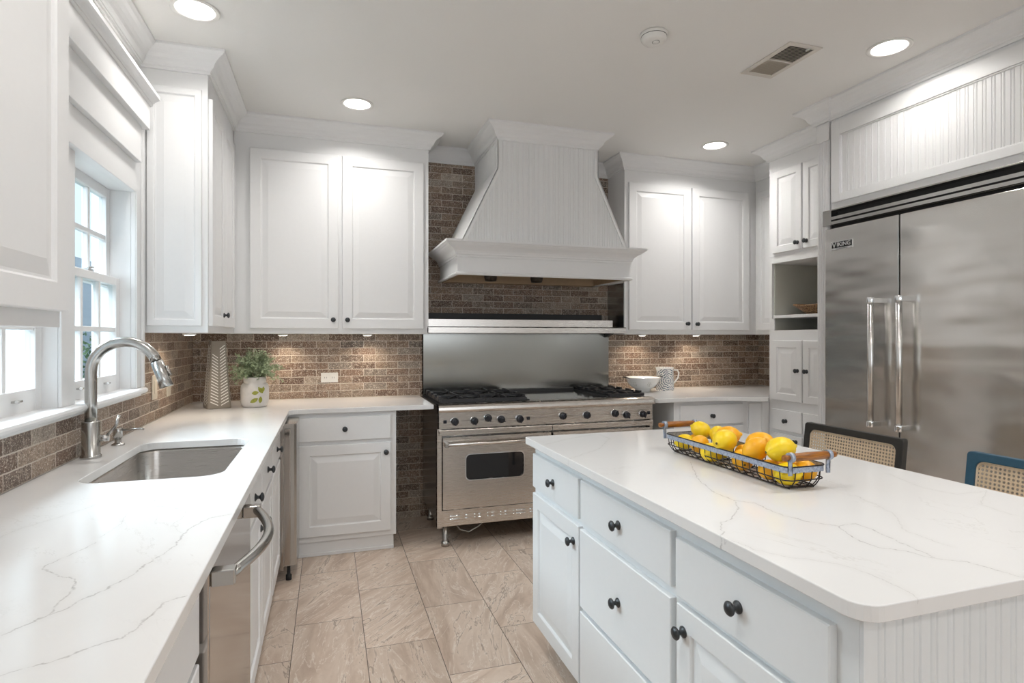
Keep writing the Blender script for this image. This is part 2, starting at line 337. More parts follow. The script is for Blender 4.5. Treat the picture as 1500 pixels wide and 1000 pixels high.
# ---------------------------------------------------------------- mesh helpers
class MB:
    def __init__(s): s.v = []; s.f = []; s.sm = []
    def add(s, vs, fs, smooth=False):
        k = len(s.v); s.v += [tuple(v) for v in vs]; s.f += [tuple(i+k for i in f) for f in fs]; s.sm += [smooth]*len(fs); return s
    def box(s, x0, x1, y0, y1, z0, z1, fr=None, rot=None):
        if x0 > x1: x0, x1 = x1, x0
        if y0 > y1: y0, y1 = y1, y0
        if z0 > z1: z0, z1 = z1, z0
        vs = [(x, y, z) for x in (x0, x1) for y in (y0, y1) for z in (z0, z1)]
        if fr: vs = [fr(*v) for v in vs]
        return s.add(vs, [(0, 1, 3, 2), (4, 6, 7, 5), (0, 4, 5, 1), (2, 3, 7, 6), (0, 2, 6, 4), (1, 5, 7, 3)])
    def rings(s, rs, smooth=False, cap0=True, cap1=True, closed=False):
        n = len(rs[0]); vs = [v for r in rs for v in r]; fs = []
        m = len(rs)
        for i in range(m if closed else m-1):
            a = i*n; b = ((i+1) % m)*n
            for j in range(n): fs.append((a+j, a+(j+1) % n, b+(j+1) % n, b+j))
        k = len(s.v); s.add(vs, fs, smooth)
        if not closed:
            if cap0: s.f.append(tuple(k+j for j in range(n))[::-1]); s.sm.append(False)
            if cap1: s.f.append(tuple(k+(m-1)*n+j for j in range(n))); s.sm.append(False)
        return s
    def lathe(s, prof, o=(0, 0, 0), seg=24, axis='z', cap0=True, cap1=True, fr=None):
        rs = []
        for r, h in prof:
            ring = []
            for j in range(seg):
                a = 2*PI*j/seg; x, y = r*math.cos(a), r*math.sin(a)
                p = (x, y, h) if axis == 'z' else ((h, x, y) if axis == 'x' else (x, h, y))
                p = (p[0]+o[0], p[1]+o[1], p[2]+o[2])
                ring.append(fr(*p) if fr else p)
            rs.append(ring)
        return s.rings(rs, True, cap0, cap1)
    def tube(s, pts, r, seg=8, closed=False, rs=None):
        pts = [Vector(p) for p in pts]; n = len(pts); rings = []; up = None
        for i, p in enumerate(pts):
            if closed: t = pts[(i+1) % n]-pts[i-1]
            else: t = pts[min(i+1, n-1)]-pts[max(i-1, 0)]
            t.normalize()
            if up is None:
                up = Vector((0, 0, 1)) if abs(t.z) < .9 else Vector((1, 0, 0))
            a = t.cross(up)
            if a.length < 1e-6: a = t.cross(Vector((0, 1, .1)))
            a.normalize(); b = a.cross(t); up = b
            q = rs[i] if rs else r
            rings.append([tuple(p+a*q*math.cos(2*PI*j/seg)+b*q*math.sin(2*PI*j/seg)) for j in range(seg)])
        return s.rings(rings, True, closed=closed)
    def prism(s, poly, z0, z1, fr=None):
        a = [(x, y, z0) for x, y in poly]; b = [(x, y, z1) for x, y in poly]
        if fr: a = [fr(*v) for v in a]; b = [fr(*v) for v in b]
        return s.rings([a, b])
    def sphere(s, c, r, seg=16, rn=10, sx=1, sy=1, sz=1):
        prof = [(max(1e-5, r*math.sin(PI*i/rn)), -r*math.cos(PI*i/rn)) for i in range(rn+1)]
        k = len(s.v); s.lathe(prof, (0, 0, 0), seg)
        for i in range(k, len(s.v)):
            x, y, z = s.v[i]; s.v[i] = (c[0]+x*sx, c[1]+y*sy, c[2]+z*sz)
        return s
def wl(o):
    v = Vector((0, 0, 0))
    while o is not None: v += Vector(o.location); o = o.parent
    return v
def setmesh(me, mb, recalc=True):
    me.from_pydata(mb.v, [], mb.f); me.update()
    bm = bmesh.new(); bm.from_mesh(me)
    if recalc: bmesh.ops.recalc_face_normals(bm, faces=bm.faces)
    bm.to_mesh(me); bm.free()
    for p, sm in zip(me.polygons, mb.sm): p.use_smooth = sm
def obj(name, mb, mat, parent=None, bevel=0, loc=None, segs=2):
    """geometry is given in world space; it is re-based on the parent's place (or on its own base)"""
    me = bpy.data.meshes.new(name); o = bpy.data.objects.new(name, me); C.objects.link(o)
    if parent is None:
        if loc is None:
            xs = [v[0] for v in mb.v]; ys = [v[1] for v in mb.v]; zs = [v[2] for v in mb.v]
            loc = ((min(xs)+max(xs))/2, (min(ys)+max(ys))/2, min(zs))
        base = Vector(loc); o.location = base
    else:
        base = wl(parent); o.parent = parent
    mb.v = [(x-base.x, y-base.y, z-base.z) for x, y, z in mb.v]
    setmesh(me, mb); me.materials.append(mat)
    if bevel:
        b = o.modifiers.new('bevel', 'BEVEL'); b.width = bevel; b.segments = segs; b.limit_method = 'ANGLE'; b.angle_limit = math.radians(40)
    return o
def tag(o, label, cat, group=None):
    o['label'] = label; o['category'] = cat
    if group: o['group'] = group
    return o
def thing(name, label, cat, loc=(0, 0, 0), group=None):
    o = bpy.data.objects.new(name, None); C.objects.link(o); o.location = loc; o.empty_display_size = .05
    return tag(o, label, cat, group)
def struct(name, mb, mat, bevel=0):
    o = obj(name, mb, mat, None, bevel); o['kind'] = 'structure'; return o
def curve_slab(outer, holes, z0, z1, bev=.0):
    """flat slab with holes as MB geometry (via a 2-D curve)"""
    cu = bpy.data.curves.new('tmp', 'CURVE'); cu.dimensions = '2D'; cu.fill_mode = 'BOTH'
    cu.extrude = (z1-z0)/2-bev; cu.bevel_depth = bev; cu.bevel_resolution = 2; cu.offset = -bev
    for poly in [outer]+holes:
        sp = cu.splines.new('POLY'); sp.points.add(len(poly)-1)
        for p, q in zip(sp.points, poly): p.co = (q[0], q[1], 0, 1)
        sp.use_cyclic_u = True
    o = bpy.data.objects.new('tmp', cu); C.objects.link(o)
    bpy.context.view_layer.update()
    me = bpy.data.meshes.new_from_object(o.evaluated_get(bpy.context.evaluated_depsgraph_get()))
    mb = MB(); zc = (z0+z1)/2
    mb.add([(v.co.x, v.co.y, v.co.z+zc) for v in me.vertices], [tuple(p.vertices) for p in me.polygons])
    bpy.data.objects.remove(o); bpy.data.curves.remove(cu); bpy.data.meshes.remove(me)
    return mb
def text_mb(txt, size, ext, fr, ca='CENTER', off=0, shear=0):
    cu = bpy.data.curves.new('tmp', 'FONT'); cu.body = txt; cu.size = size; cu.extrude = ext; cu.align_x = 'CENTER'; cu.align_y = 'CENTER'; cu.offset = off; cu.resolution_u = 2
    o = bpy.data.objects.new('tmp', cu); C.objects.link(o); bpy.context.view_layer.update()
    me = bpy.data.meshes.new_from_object(o.evaluated_get(bpy.context.evaluated_depsgraph_get()))
    mb = MB(); mb.add([fr(v.co.x, v.co.y, v.co.z) for v in me.vertices], [tuple(p.vertices) for p in me.polygons])
    bpy.data.objects.remove(o); bpy.data.curves.remove(cu); bpy.data.meshes.remove(me)
    return mb
def rrect(x0, x1, y0, y1, r, n=6):
    out = []
    for cx, cy, a0 in ((x1-r, y1-r, 0), (x0+r, y1-r, 90), (x0+r, y0+r, 180), (x1-r, y0+r, 270)):
        for i in range(n+1):
            a = math.radians(a0+90*i/n); out.append((cx+r*math.cos(a), cy+r*math.sin(a)))
    return out
# frames: (a along width, b height, d outward)
def FB(y0): return lambda a, b, d: (a, y0-d, b)
def FL(x0): return lambda a, b, d: (x0+d, a, b)
def FR(x0): return lambda a, b, d: (x0-d, a, b)
def rect_ring(fr, a0, a1, b0, b1, d): return [fr(a0, b0, d), fr(a1, b0, d), fr(a1, b1, d), fr(a0, b1, d)]
def slab_front(fr, a0, a1, b0, b1, t, frame=None, d0=0):
    """overlay door or drawer front; frame = stile width for a raised panel"""
    mb = MB(); e = .0025
    rs = [rect_ring(fr, a0, a1, b0, b1, d0), rect_ring(fr, a0, a1, b0, b1, t-e), rect_ring(fr, a0+e, a1-e, b0+e, b1-e, t)]
    if frame:
        f = frame; bw = min(.035, (a1-a0-2*f)*.22)
        for off, dd in ((f, t), (f+.004, t-.004), (f+.006, t-.009), (f+.012, t-.009), (f+.012+bw, t-.0015)):
            rs.append(rect_ring(fr, a0+off, a1-off, b0+off, b1-off, dd))
    return mb.rings(rs)
KN = [(.0001, 0), (.0145, 0), (.0145, .003), (.011, .005), (.0065, .009), (.006, .015), (.009, .018), (.0155, .021), (.0165, .025), (.013, .029), (.006, .0315), (.0001, .032)]
def knob(parent, fr, a, b, d, s=1.0, name='knob', label='dark pewter mushroom knob'):
    mb = MB(); rs = []
    for r, h in KN: rs.append([fr(a+r*s*math.cos(2*PI*j/20), b+r*s*math.sin(2*PI*j/20), d+h*s) for j in range(20)])
    mb.rings(rs, True)
    o = obj(name, mb, M['knob'], parent); o['label'] = label
    return o
def door(parent, fr, a0, a1, b0, b1, t=.02, frame=.058, kn=None, mat=None, d0=0, name='door'):
    o = obj(name, slab_front(fr, a0, a1, b0, b1, t, frame, d0), mat or M['paint'], parent)
    if kn: knob(o, fr, kn[0], kn[1], t)
    return o
def drawer(parent, fr, a0, a1, b0, b1, t=.02, kn=True, mat=None, frame=None, kb=None):
    o = obj('drawer', slab_front(fr, a0, a1, b0, b1, t, frame), mat or M['paint'], parent)
    if kn: knob(o, fr, (a0+a1)/2 if kn is True else kn, kb or (b0+b1)/2, t)
    return o
def bead_strip(fr, a0, a1, bfun0, bfun1, d, pitch=.04, g=.003):
    """beadboard: vertical grooves; height limits are functions of a"""
    prof = []; a = a0
    prof.append((a0, d))
    x = a0+pitch*.5
    while x < a1-.012:
        prof += [(x-.010, d), (x-.0075, d-g), (x-.005, d-.0005), (x, d+.0008), (x+.005, d-.0005), (x+.0075, d-g), (x+.010, d)]
        x += pitch
    prof.append((a1, d))
    mb = MB(); vs = []; fs = []
    for a, dd in prof:
        vs.append(fr(a, bfun0(a), dd)); vs.append(fr(a, bfun1(a), dd))
    for i in range(len(prof)-1): fs.append((2*i, 2*i+2, 2*i+3, 2*i+1))
    mb.add(vs, fs); return mb

# ---------------------------------------------------------------- room shell
XL, XR, YB, YR = -.90, 3.85, 4.45, -3.0
struct('floor', MB().box(XL-.1, XR+.1, YR-.1, YB+.1, FLOOR-.1, FLOOR), M['floor'])
# ceiling with round openings for the cans
CANS = [(-.565, 2.875), (.171, 3.729), (2.80, 3.714), (2.69, 2.19), (.05, 1.2), (1.75, 1.05), (2.75, .3), (.2, -1.3), (1.9, -1.3)]  # cans near and behind the camera are unseen, added for fill light
holes = [[(x+.078*math.cos(2*PI*i/28), y+.078*math.sin(2*PI*i/28)) for i in range(28)] for x, y in CANS]
struct('ceiling', curve_slab([(XL-.1, YR-.1), (XR+.1, YR-.1), (XR+.1, YB+.1), (XL-.1, YB+.1)], holes, CEIL, CEIL+.02), M['ceil'])
struct('wall_back', MB().box(XL-.12, XR+.12, YB, YB+.1, FLOOR, CEIL), M['brickx'])
struct('wall_right', MB().box(XR, XR+.1, YR, YB, FLOOR, CEIL), M['wall'])
# left wall with two windows
WZ0, WZ1 = 1.10, 2.07
W2 = (2.50, 3.19); W1 = (1.72, 2.41)
wm = MB()
T = .16
wm.box(XL-T, XL, YR, YB, FLOOR, WZ0); wm.box(XL-T, XL, YR, YB, WZ1, CEIL)
wm.box(XL-T, XL, YR, W1[0], WZ0, WZ1); wm.box(XL-T, XL, W1[1], W2[0], WZ0, WZ1); wm.box(XL-T, XL, W2[1], YB, WZ0, WZ1)
struct('wall_left', wm, M['wall'])
rm = MB(); rm.box(XL-.1, 0, YR-.1, YR, FLOOR, CEIL); rm.box(2.6, XR+.1, YR-.1, YR, FLOOR, CEIL); rm.box(0, 2.6, YR-.1, YR, 2.42, CEIL); rm.box(0, 2.6, YR-.1, YR, FLOOR, 1.18)
struct('wall_rear', rm, M['rearwall'])
rm = MB()
for x0 in (0, .84, 1.70, 2.55): rm.box(x0, x0+.05, YR-.08, YR-.03, 1.18, 2.42)
for z0 in (1.18, 2.37): rm.box(0.05, 2.55, YR-.08, YR-.03, z0, z0+.05)
struct('window_3', rm, M['paint'])  # unseen window frame, added to go with the rear fill light
# tiled backsplash panels on the side walls
bs = MB(); bs.box(XL, XL+.012, -.6, 3.262, .9155, 1.09); bs.box(XL, XL+.012, 3.262, YB, .9155, 1.384)
struct('wall_left_backsplash', bs, M['bricky']).name = 'wall_left_tile'
struct('wall_right_tile', MB().box(XR-.012, XR, 3.66, YB, .9155, 1.384), M['bricky'])
# grout line / caulk along counter
# crown moulding
def sweep(path, prof):
    """mitred sweep; path xy (room on its right-hand side), prof (p outwards, z)"""
    n = len(path); rs = []
    for i, (x, y) in enumerate(path):
        def nrm(k):
            dx, dy = path[k+1][0]-path[k][0], path[k+1][1]-path[k][1]; l = math.hypot(dx, dy); return (dy/l, -dx/l)
        if i == 0: m = nrm(0); k = 1
        elif i == n-1: m = nrm(n-2); k = 1
        else:
            a, b = nrm(i-1), nrm(i); m = (a[0]+b[0], a[1]+b[1]); l2 = m[0]**2+m[1]**2; m = (m[0]*2/l2, m[1]*2/l2); k = 1
        rs.append([(x+m[0]*p, y+m[1]*p, z) for p, z in prof])
    return MB().rings(rs)
Z = CEIL
crown = [(-.005, Z), (.093, Z), (.093, Z-.012), (.086, Z-.018), (.080, Z-.024), (.066, Z-.031), (.050, Z-.043), (.039, Z-.057), (.033, Z-.072), (.027, Z-.080), (.019, Z-.086), (.017, Z-.093), (.012, Z-.093), (.010, Z-.106), (-.005, Z-.106)]
path = [(XL, YR), (XL, 3.317), (-.593, 3.317), (-.593, 4.16), (.69, 4.16), (.69, YB), (1.112, YB), (1.112, 3.80), (1.857, 3.80), (1.857, YB), (2.277, YB), (2.277, 4.16), (3.556, 4.16), (3.556, 3.656), (3.257, 3.656), (3.257, 2.945), (2.985, 2.945), (2.985, 2.842), (3.0, 2.842), (3.0, YR)]
struct('trim_1', sweep(path, crown), M['paint'])

# ---------------------------------------------------------------- windows
def window(n, y0, y1):
    x = XL-.045      # lower sash face
    fr = FL(x)
    fm = MB()        # jamb + casing
    fm.box(XL-T, XL, y0, y0+.012, WZ0, WZ1); fm.box(XL-T, XL, y1-.012, y1, WZ0, WZ1); fm.box(XL-T, XL, y0, y1, WZ1-.012, WZ1)
    root = obj('window_%d' % n, fm, M['paint']); root['kind'] = 'structure'
    a0, a1 = y0+.012, y1-.012
    def sash(name, z0, z1, xf, lower):
        f = FL(xf); m = MB(); st = .045; tr = .035 if lower else .045; brl = .078 if lower else .035
        m.box(a0, a0+st, z0, z1, -.035, 0, fr=f); m.box(a1-st, a1, z0, z1, -.035, 0, fr=f)
        m.box(a0+st, a1-st, z0, z0+brl, -.035, 0, fr=f); m.box(a0+st, a1-st, z1-tr, z1, -.035, 0, fr=f)
        g0, g1, h0, h1 = a0+st, a1-st, z0+brl, z1-tr
        for k in (1, 2):
            c = g0+(g1-g0)*k/3; m.box(c-.011, c+.011, h0, h1, -.028, -.004, fr=f)
        c = (h0+h1)/2; m.box(g0, g1, c-.011, c+.011, -.028, -.0042, fr=f)
        s = obj(name, m, M['paint'], root, .003)
        obj('glass_pane', MB().box(g0, g1, h0, h1, -.018, -.015, fr=f), M['glass'], s)
        return s, g0, g1, h0, h1
    lo = sash('lower_sash', WZ0+.012, 1.64, x, True)
    sash('upper_sash', 1.60, WZ1-.012, x-.04, False)
    # sash lock and lifts
    yc = (y0+y1)/2
    for yy in (y0+.20, y1-.20):
        mb = MB().box(yy-.02, yy+.02, 1.155, 1.162, 0, .016, fr=FL(x)); mb.tube([FL(x)(yy+.0, 1.158, .012), FL(x)(yy-.035, 1.160, .022)], .006)
        obj('sash_lift', mb, M['steelplain'], lo[0], .001)
    mb = MB().box(yc-.03, yc+.03, 1.640, 1.650, -.03, -.004, fr=FL(x)); mb.tube([FL(x)(yc, 1.655, -.015), FL(x)(yc+.04, 1.66, -.01)], .005)
    obj('sash_lock', mb, M['steelplain'], lo[0], .001)
window(1, *W1); window(2, *W2)
# casing, mullion, stool
fr = FL(XL)
tm = MB(); tm.box(3.178, 3.285, 1.116, 2.50, 0, .02, fr=fr); tm.box(3.178, 3.196, 1.116, 2.06, .02, .026, fr=fr); tm.box(3.255, 3.285, 1.116, 2.50, .02, .032, fr=fr)
tm.box(W1[1]-.012, W2[0]+.012, 1.116, 2.06, 0, .012, fr=fr); tm.box(1.0, 1.732, 1.116, 2.06, 0, .02, fr=fr)
struct('trim_2', tm, M['paint'], .003)
sm = MB()
poly = [(XL-.05, WZ0-.01), (XL+.045, WZ0-.01), (XL+.052, WZ0-.004), (XL+.055, WZ0+.004), (XL+.052, WZ0+.012), (XL+.045, WZ0+.016), (XL-.05, WZ0+.016)]
sm.rings([[(px, .9, pz) for px, pz in poly], [(px, 3.25, pz) for px, pz in poly]])
sm.box(XL, XL+.03, .9, 3.23, 1.078, 1.0905)
struct('trim_3', sm, M['paint'])
# stepped valance over the windows with a small cornice
v = thing('window_valance', 'white boxed valance with folded steps above the sink windows', 'valance', (XL, 2.2, 2.05))
vm = MB()
vm.box(.9, 3.165, 2.355, 2.475, 0, .085, fr=fr)
obj('top_board', vm, M['paint'], v, .002)
obj('middle_board', MB().box(.9, 3.125, 2.185, 2.355, 0, .060, fr=fr), M['paint'], v, .002)
obj('lower_board', MB().box(.9, 3.125, 2.045, 2.185, 0, .038, fr=fr), M['paint'], v, .002)
cp = [(0, 0), (.085, 0), (.092, .006), (.092, .014), (.100, .022), (.112, .030), (.122, .034), (.122, .05), (0, .05)]
obj('cornice', MB().rings([[fr(.9, 2.475+h, d) for d, h in cp], [fr(3.19, 2.475+h, d) for d, h in cp]]), M['paint'], v)

# ---------------------------------------------------------------- upper cabinets
ZU0, ZU1 = 1.385, CEIL-.1
DZ0, DZ1 = 1.422, 2.612
LOC = lambda x, y, z=0: (x, y, z)
def carcass(parent, x0, x1, y0, y1, z0, z1, mat=None, name='carcass', bev=.0015):
    return obj(name, MB().box(x0, x1, y0, y1, z0, z1), mat or M['paint'], parent, bev)
E = .0015
u1 = thing('wall_cabinet', 'white wall cabinet nearest the camera, left of the sink windows', 'cabinet', (-.75, .9, ZU0))
carcass(u1, XL+E, -.593, -.2, 1.593, ZU0, ZU1)
door(u1, FL(-.593), 1.045, 1.588, DZ0, 2.60, frame=.062)
door(u1, FL(-.593), .48, 1.035, DZ0, 2.60, frame=.062)
u2 = thing('wall_cabinet', 'white corner wall cabinet on the window wall, its panelled side towards the window', 'cabinet', (-.75, 3.8, ZU0))
carcass(u2, XL+E, -.593, 3.317, YB-E, ZU0, CEIL-.002)
obj('side_panel', slab_front(FB(3.317), -.868, -.62, 1.42, 2.63, .012, .03), M['paint'], u2)
door(u2, FL(-.593), 3.335, 3.705, DZ0, 2.60, kn=(3.665, 1.488), frame=.055)
door(u2, FL(-.593), 3.715, 4.085, DZ0, 2.60, frame=.055)
u3 = thing('wall_cabinet', 'white two-door wall cabinet left of the range hood', 'cabinet', (0, 4.3, ZU0))
carcass(u3, -.593+E, .69, 4.16, YB-E, ZU0, CEIL-.002)
door(u3, FB(4.16), -.493, .066, DZ0, DZ1, kn=(.032, 1.481), frame=.065)
door(u3, FB(4.16), .092, .652, DZ0, DZ1, kn=(.126, 1.481), frame=.065)
u4 = thing('wall_cabinet', 'white two-door wall cabinet right of the range hood', 'cabinet', (2.9, 4.3, ZU0))
carcass(u4, 2.277, 3.556+.28, 4.16, YB-E, ZU0, CEIL-.002)
door(u4, FB(4.16), 2.31, 2.889, DZ0, DZ1, kn=(2.85, 1.474), frame=.065)
door(u4, FB(4.16), 2.904, 3.48, DZ0, DZ1, kn=(2.945, 1.472), frame=.065)
obj('steel_side_sheet', MB().box(2.272, 2.277, 4.165, YB-.002, 1.43, 1.80), M['steelx'], u4)
u5 = thing('wall_cabinet', 'narrow white wall cabinet in the right corner, half hidden by the tall cabinet', 'cabinet', (3.7, 3.9, ZU0))
carcass(u5, 3.556, XR-E, 3.658, 4.158, ZU0, CEIL-.002)
door(u5, FR(3.556), 3.70, 4.13, DZ0, DZ1, frame=.055)
# under-cabinet puck lamps
for i, (x, y, lab) in enumerate([(-.74, 3.62, 'small puck lamp under the corner cabinet by the window'), (-.30, 4.30, 'small puck lamp under the left cabinet, above the plant'), (.27, 4.30, 'small puck lamp under the left cabinet, nearest the range'), (2.52, 4.30, 'small puck lamp under the right cabinet, above the colander'), (3.05, 4.30, 'small puck lamp under the right cabinet, right of the jug')]):
    t = thing('puck_light', lab, 'lamp', (x, y, ZU0-.012), 'under-cabinet puck lamps')
    obj('housing', MB().lathe([(.034, ZU0-.012), (.034, ZU0)], (x, y, 0), 20), M['plastic'], t)
    obj('lens', MB().lathe([(.026, ZU0-.0135), (.026, ZU0-.0125)], (x, y, 0), 20), M['bulb'], t)
    area('lamp', (0, 0, -.004), .05, PUCK_W, (1, .84, .66), parent=t, spread=2.3)

# ---------------------------------------------------------------- tall cabinet with open niche
tc = thing('tall_cabinet', 'tall white cabinet with an open shelf niche beside the refrigerator', 'cabinet', (3.5, 3.3, FLOOR))
X0 = 3.257
cm = MB()
cm.box(X0, XR-E, 2.99, 3.655, 1.98, CEIL-.002)       # upper box
cm.box(X0, XR-E, 2.99, 3.655, .09, 1.415)
cm.box(X0, XR-E, 3.628, 3.655, 1.415, 1.98); cm.box(X0, XR-E, 2.99, 3.02, 1.415, 1.98)
cm.box(X0+.03, XR-E, 2.99, 3.655, FLOOR, .09)
cm.box(X0, XR-E, 3.02, 3.628, 1.925, 1.98)
obj('carcass', cm, M['paint'], tc, .0015)
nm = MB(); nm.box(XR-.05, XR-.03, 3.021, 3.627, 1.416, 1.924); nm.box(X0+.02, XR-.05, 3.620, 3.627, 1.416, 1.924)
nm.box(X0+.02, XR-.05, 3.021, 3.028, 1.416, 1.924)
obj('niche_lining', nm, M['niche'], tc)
obj('shelf', MB().box(X0+.004, XR-.05, 3.028, 3.620, 1.507, 1.529), M['paint'], tc, .002)
obj('shelf_rail', MB().box(X0-.002, X0+.006, 3.60, 3.628, 1.415, 1.505), M['paint'], tc)
fr = FR(X0)
door(tc, fr, 3.320, 3.604, 1.998, 2.615, kn=(3.354, 2.049), frame=.05)
door(tc, fr, 3.022, 3.306, 1.998, 2.615, kn=(3.272, 2.049), frame=.05)
door(tc, fr, 3.317, 3.611, .888, 1.338, kn=(3.354, 1.118), frame=.05)
door(tc, fr, 3.015, 3.306, .888, 1.338, kn=(3.270, 1.117), frame=.05)
for a0, a1 in ((3.317, 3.611), (3.015, 3.306)):
    drawer(tc, fr, a0, a1, .664, .818, kb=.739)
    drawer(tc, fr, a0, a1, .40, .638, kn=a0+.05 if a0 > 3.2 else a1-.05, kb=.60)
# things on the shelf
t = thing('wicker_basket', 'small brown wicker basket on the shelf of the open niche', 'basket', (3.45, 3.33, 1.5295))
rs = []
for k in range(9):
    f = k/8; rx = .075+.075*f**.8; ry = .10+.13*f**.8; ring = []
    for j in range(64):
        a = 2*PI*j/64; wv = .0035*math.sin(j*PI*.5+k*PI); lift = .02*abs(math.sin(a))**2*f
        ring.append((3.45+(rx+wv)*math.cos(a), 3.33+(ry+wv)*math.sin(a), 1.531+.062*f+lift))
    rs.append(ring)
inner = [[(3.45+(x-3.45)*.93, 3.33+(y-3.33)*.93, z+.004) for x, y, z in r] for r in rs[::-1]]
obj('woven_body', MB().rings(rs+inner, True), M['wicker'], t)
mb = MB()
for k in range(9):
    f = k/8; rx = .078+.075*f**.8; ry = .103+.13*f**.8
    mb.tube([(3.45+rx*math.cos(2*PI*j/40), 3.33+ry*math.sin(2*PI*j/40), 1.531+.062*f+.02*abs(math.sin(2*PI*j/40))**2*f+.002*math.sin(j*PI)) for j in range(40)], .0042 if k < 8 else .006, 6, True)
obj('reed_rows', mb, M['wicker'], t)
t = tag(obj('garlic_bulb', MB().sphere((3.43, 3.225, 1.600), .032, sz=.95).lathe([(.010, 1.625), (.006, 1.65), (.004, 1.655)], (3.43, 3.225, 0), 10), M['ceramic']), 'round white ornament resting in the wicker basket', 'ornament')

# ---------------------------------------------------------------- refrigerator and surround
pl = thing('fluted_pilaster', 'white fluted pilaster between tall cabinet and refrigerator', 'pilaster', (3.2, 2.9, FLOOR))
pm = MB(); pm.box(3.0, XR-E, 2.846, 2.942, FLOOR, 2.60)
pm.box(2.992, 3.0, 2.846, 2.942, 2.60, 2.715); pm.box(3.0, XR-E, 2.846, 2.942, 2.60, CEIL-.002)
obj('post', pm, M['paint'], pl, .0015)
fm = MB()
for k in range(5):
    y = 2.858+k*.018; fm.rings([[(3.0, y-.006, z), (2.9955, y-.0035, z), (2.9945, y, z), (2.9955, y+.0035, z), (3.0, y+.006, z)] for z in (FLOOR+.1, 2.60)])
obj('reeding', fm, M['paint'], pl)
fp = thing('overhead_cabinet', 'wide white beadboard-door cabinet above the refrigerator', 'cabinet', (3.4, 2.2, 2.15))
carcass(fp, 3.0, XR-E, 1.0, 2.835, 2.150, CEIL-.002)
fr = FR(3.0)
def frame_door(parent, a0, a1, b0, b1):
    dm = MB(); f = .065; t = .02
    dm.box(a0, a0+f, b0, b1, 0, t, fr=fr); dm.box(a1-f, a1, b0, b1, 0, t, fr=fr)
    dm.box(a0+f, a1-f, b1-.085, b1, 0, t, fr=fr); dm.box(a0+f, a1-f, b0, b0+.045, 0, t, fr=fr)
    for (p0, p1, q0, q1) in ((a0+f, a1-f, b1-.093, b1-.085), (a0+f, a1-f, b0+.045, b0+.051), (a0+f, a0+f+.007, b0+.05, b1-.085), (a1-f-.007, a1-f, b0+.05, b1-.085)):
        dm.box(p0, p1, q0, q1, 0, .014, fr=fr)
    d = obj('door', dm, M['paint'], parent, .002)
    obj('beadboard_panel', bead_strip(fr, a0+f, a1-f, lambda a: b0+.045, lambda a: b1-.085, .008, .040), M['paint'], d)
frame_door(fp, 1.62, 2.819, 2.195, 2.69)
frame_door(fp, 1.02, 1.60, 2.195, 2.69)
rf = thing('refrigerator', 'wide built-in stainless steel refrigerator with two tall doors', 'refrigerator', (3.4, 2.23, FLOOR))
RY0, RY1 = 1.62, 2.835
obj('body', MB().box(3.0, XR-.01, RY0, RY1-.0015, FLOOR+.08, 2.145), M['dark'], rf)
obj('toe_grille', MB().box(2.99, 3.05, RY0, RY1-.0015, FLOOR, FLOOR+.1), M['dark'], rf)
for a0, a1 in ((2.347, RY1), (RY0, 2.339)):
    obj('door', MB().box(2.95, 2.998, a0, a1, .10, 2.029), M['fridge'], rf, .004)
gm = MB()
gm.box(2.945, 3.0, RY1-.05, RY1+.012, 2.05, 2.146); gm.box(2.945, 3.0, RY0, RY0+.05, 2.05, 2.146)
gm.box(2.945, 3.0, RY0+.05, RY1-.05, 2.138, 2.146); gm.box(2.96, 3.0, RY0+.05, RY1-.05, 2.05, 2.052)
obj('grille_frame', gm, M['steelplain'], rf, .001)
gl = MB()
for z in (2.053, 2.082):
    gl.rings([[(2.947, y, z), (2.945, y, z+.018), (2.955, y, z+.021), (2.985, y, z+.012), (2.985, y, z+.008)] for y in (RY0+.05, RY1-.05)])
obj('louvre_blades', gl, M['steelplain'], rf)
for a in (2.463, 2.295):
    hz0, hz1 = .86, 1.585
    mb = MB().lathe([(.0160, hz0+.02), (.0160, hz1-.02)], (2.885, a, 0), 20)
    h = obj('handle', mb, M['fridge'], rf)
    for z in (hz0, hz1-.035):
        b = MB().lathe([(.016, z), (.0195, z+.003), (.0195, z+.032), (.016, z+.035)], (2.885, a, 0), 20); b.box(2.885, 2.952, a-.0125, a+.0125, z+.004, z+.031)
        obj('bracket', b, M['chrome'], h, .002)
# badge
bd = MB(); fr = FR(2.95)
bd.box(2.632, 2.785, 1.893, 1.943, 0, .004, fr=fr)
b = obj('badge', bd, M['silver'], rf, .001)
obj('badge_field', MB().box(2.637, 2.780, 1.905, 1.9405, .0035, .005, fr=fr), M['badge'], b)
mir = lambda a, b2, d: (2.9445-d, 2.7085-a, 1.922+b2)
tb2 = text_mb('V', .046, .0004, lambda a, b2, d: mir(a-.053, b2-.002, d), off=.0006)
obj('lettering', text_mb('IKING', .034, .0004, lambda a, b2, d: mir(a*1.08+.015, b2+.001, d), off=.0006), M['silver'], b)
obj('lettering', tb2, M['silver'], b)
mir2 = lambda a, b2, d: (2.9455-d, 2.7085-a, 1.899+b2)
obj('lettering', text_mb('P R O F E S S I O N A L', .0085, .0003, mir2, off=.0002), M['badge'], b)

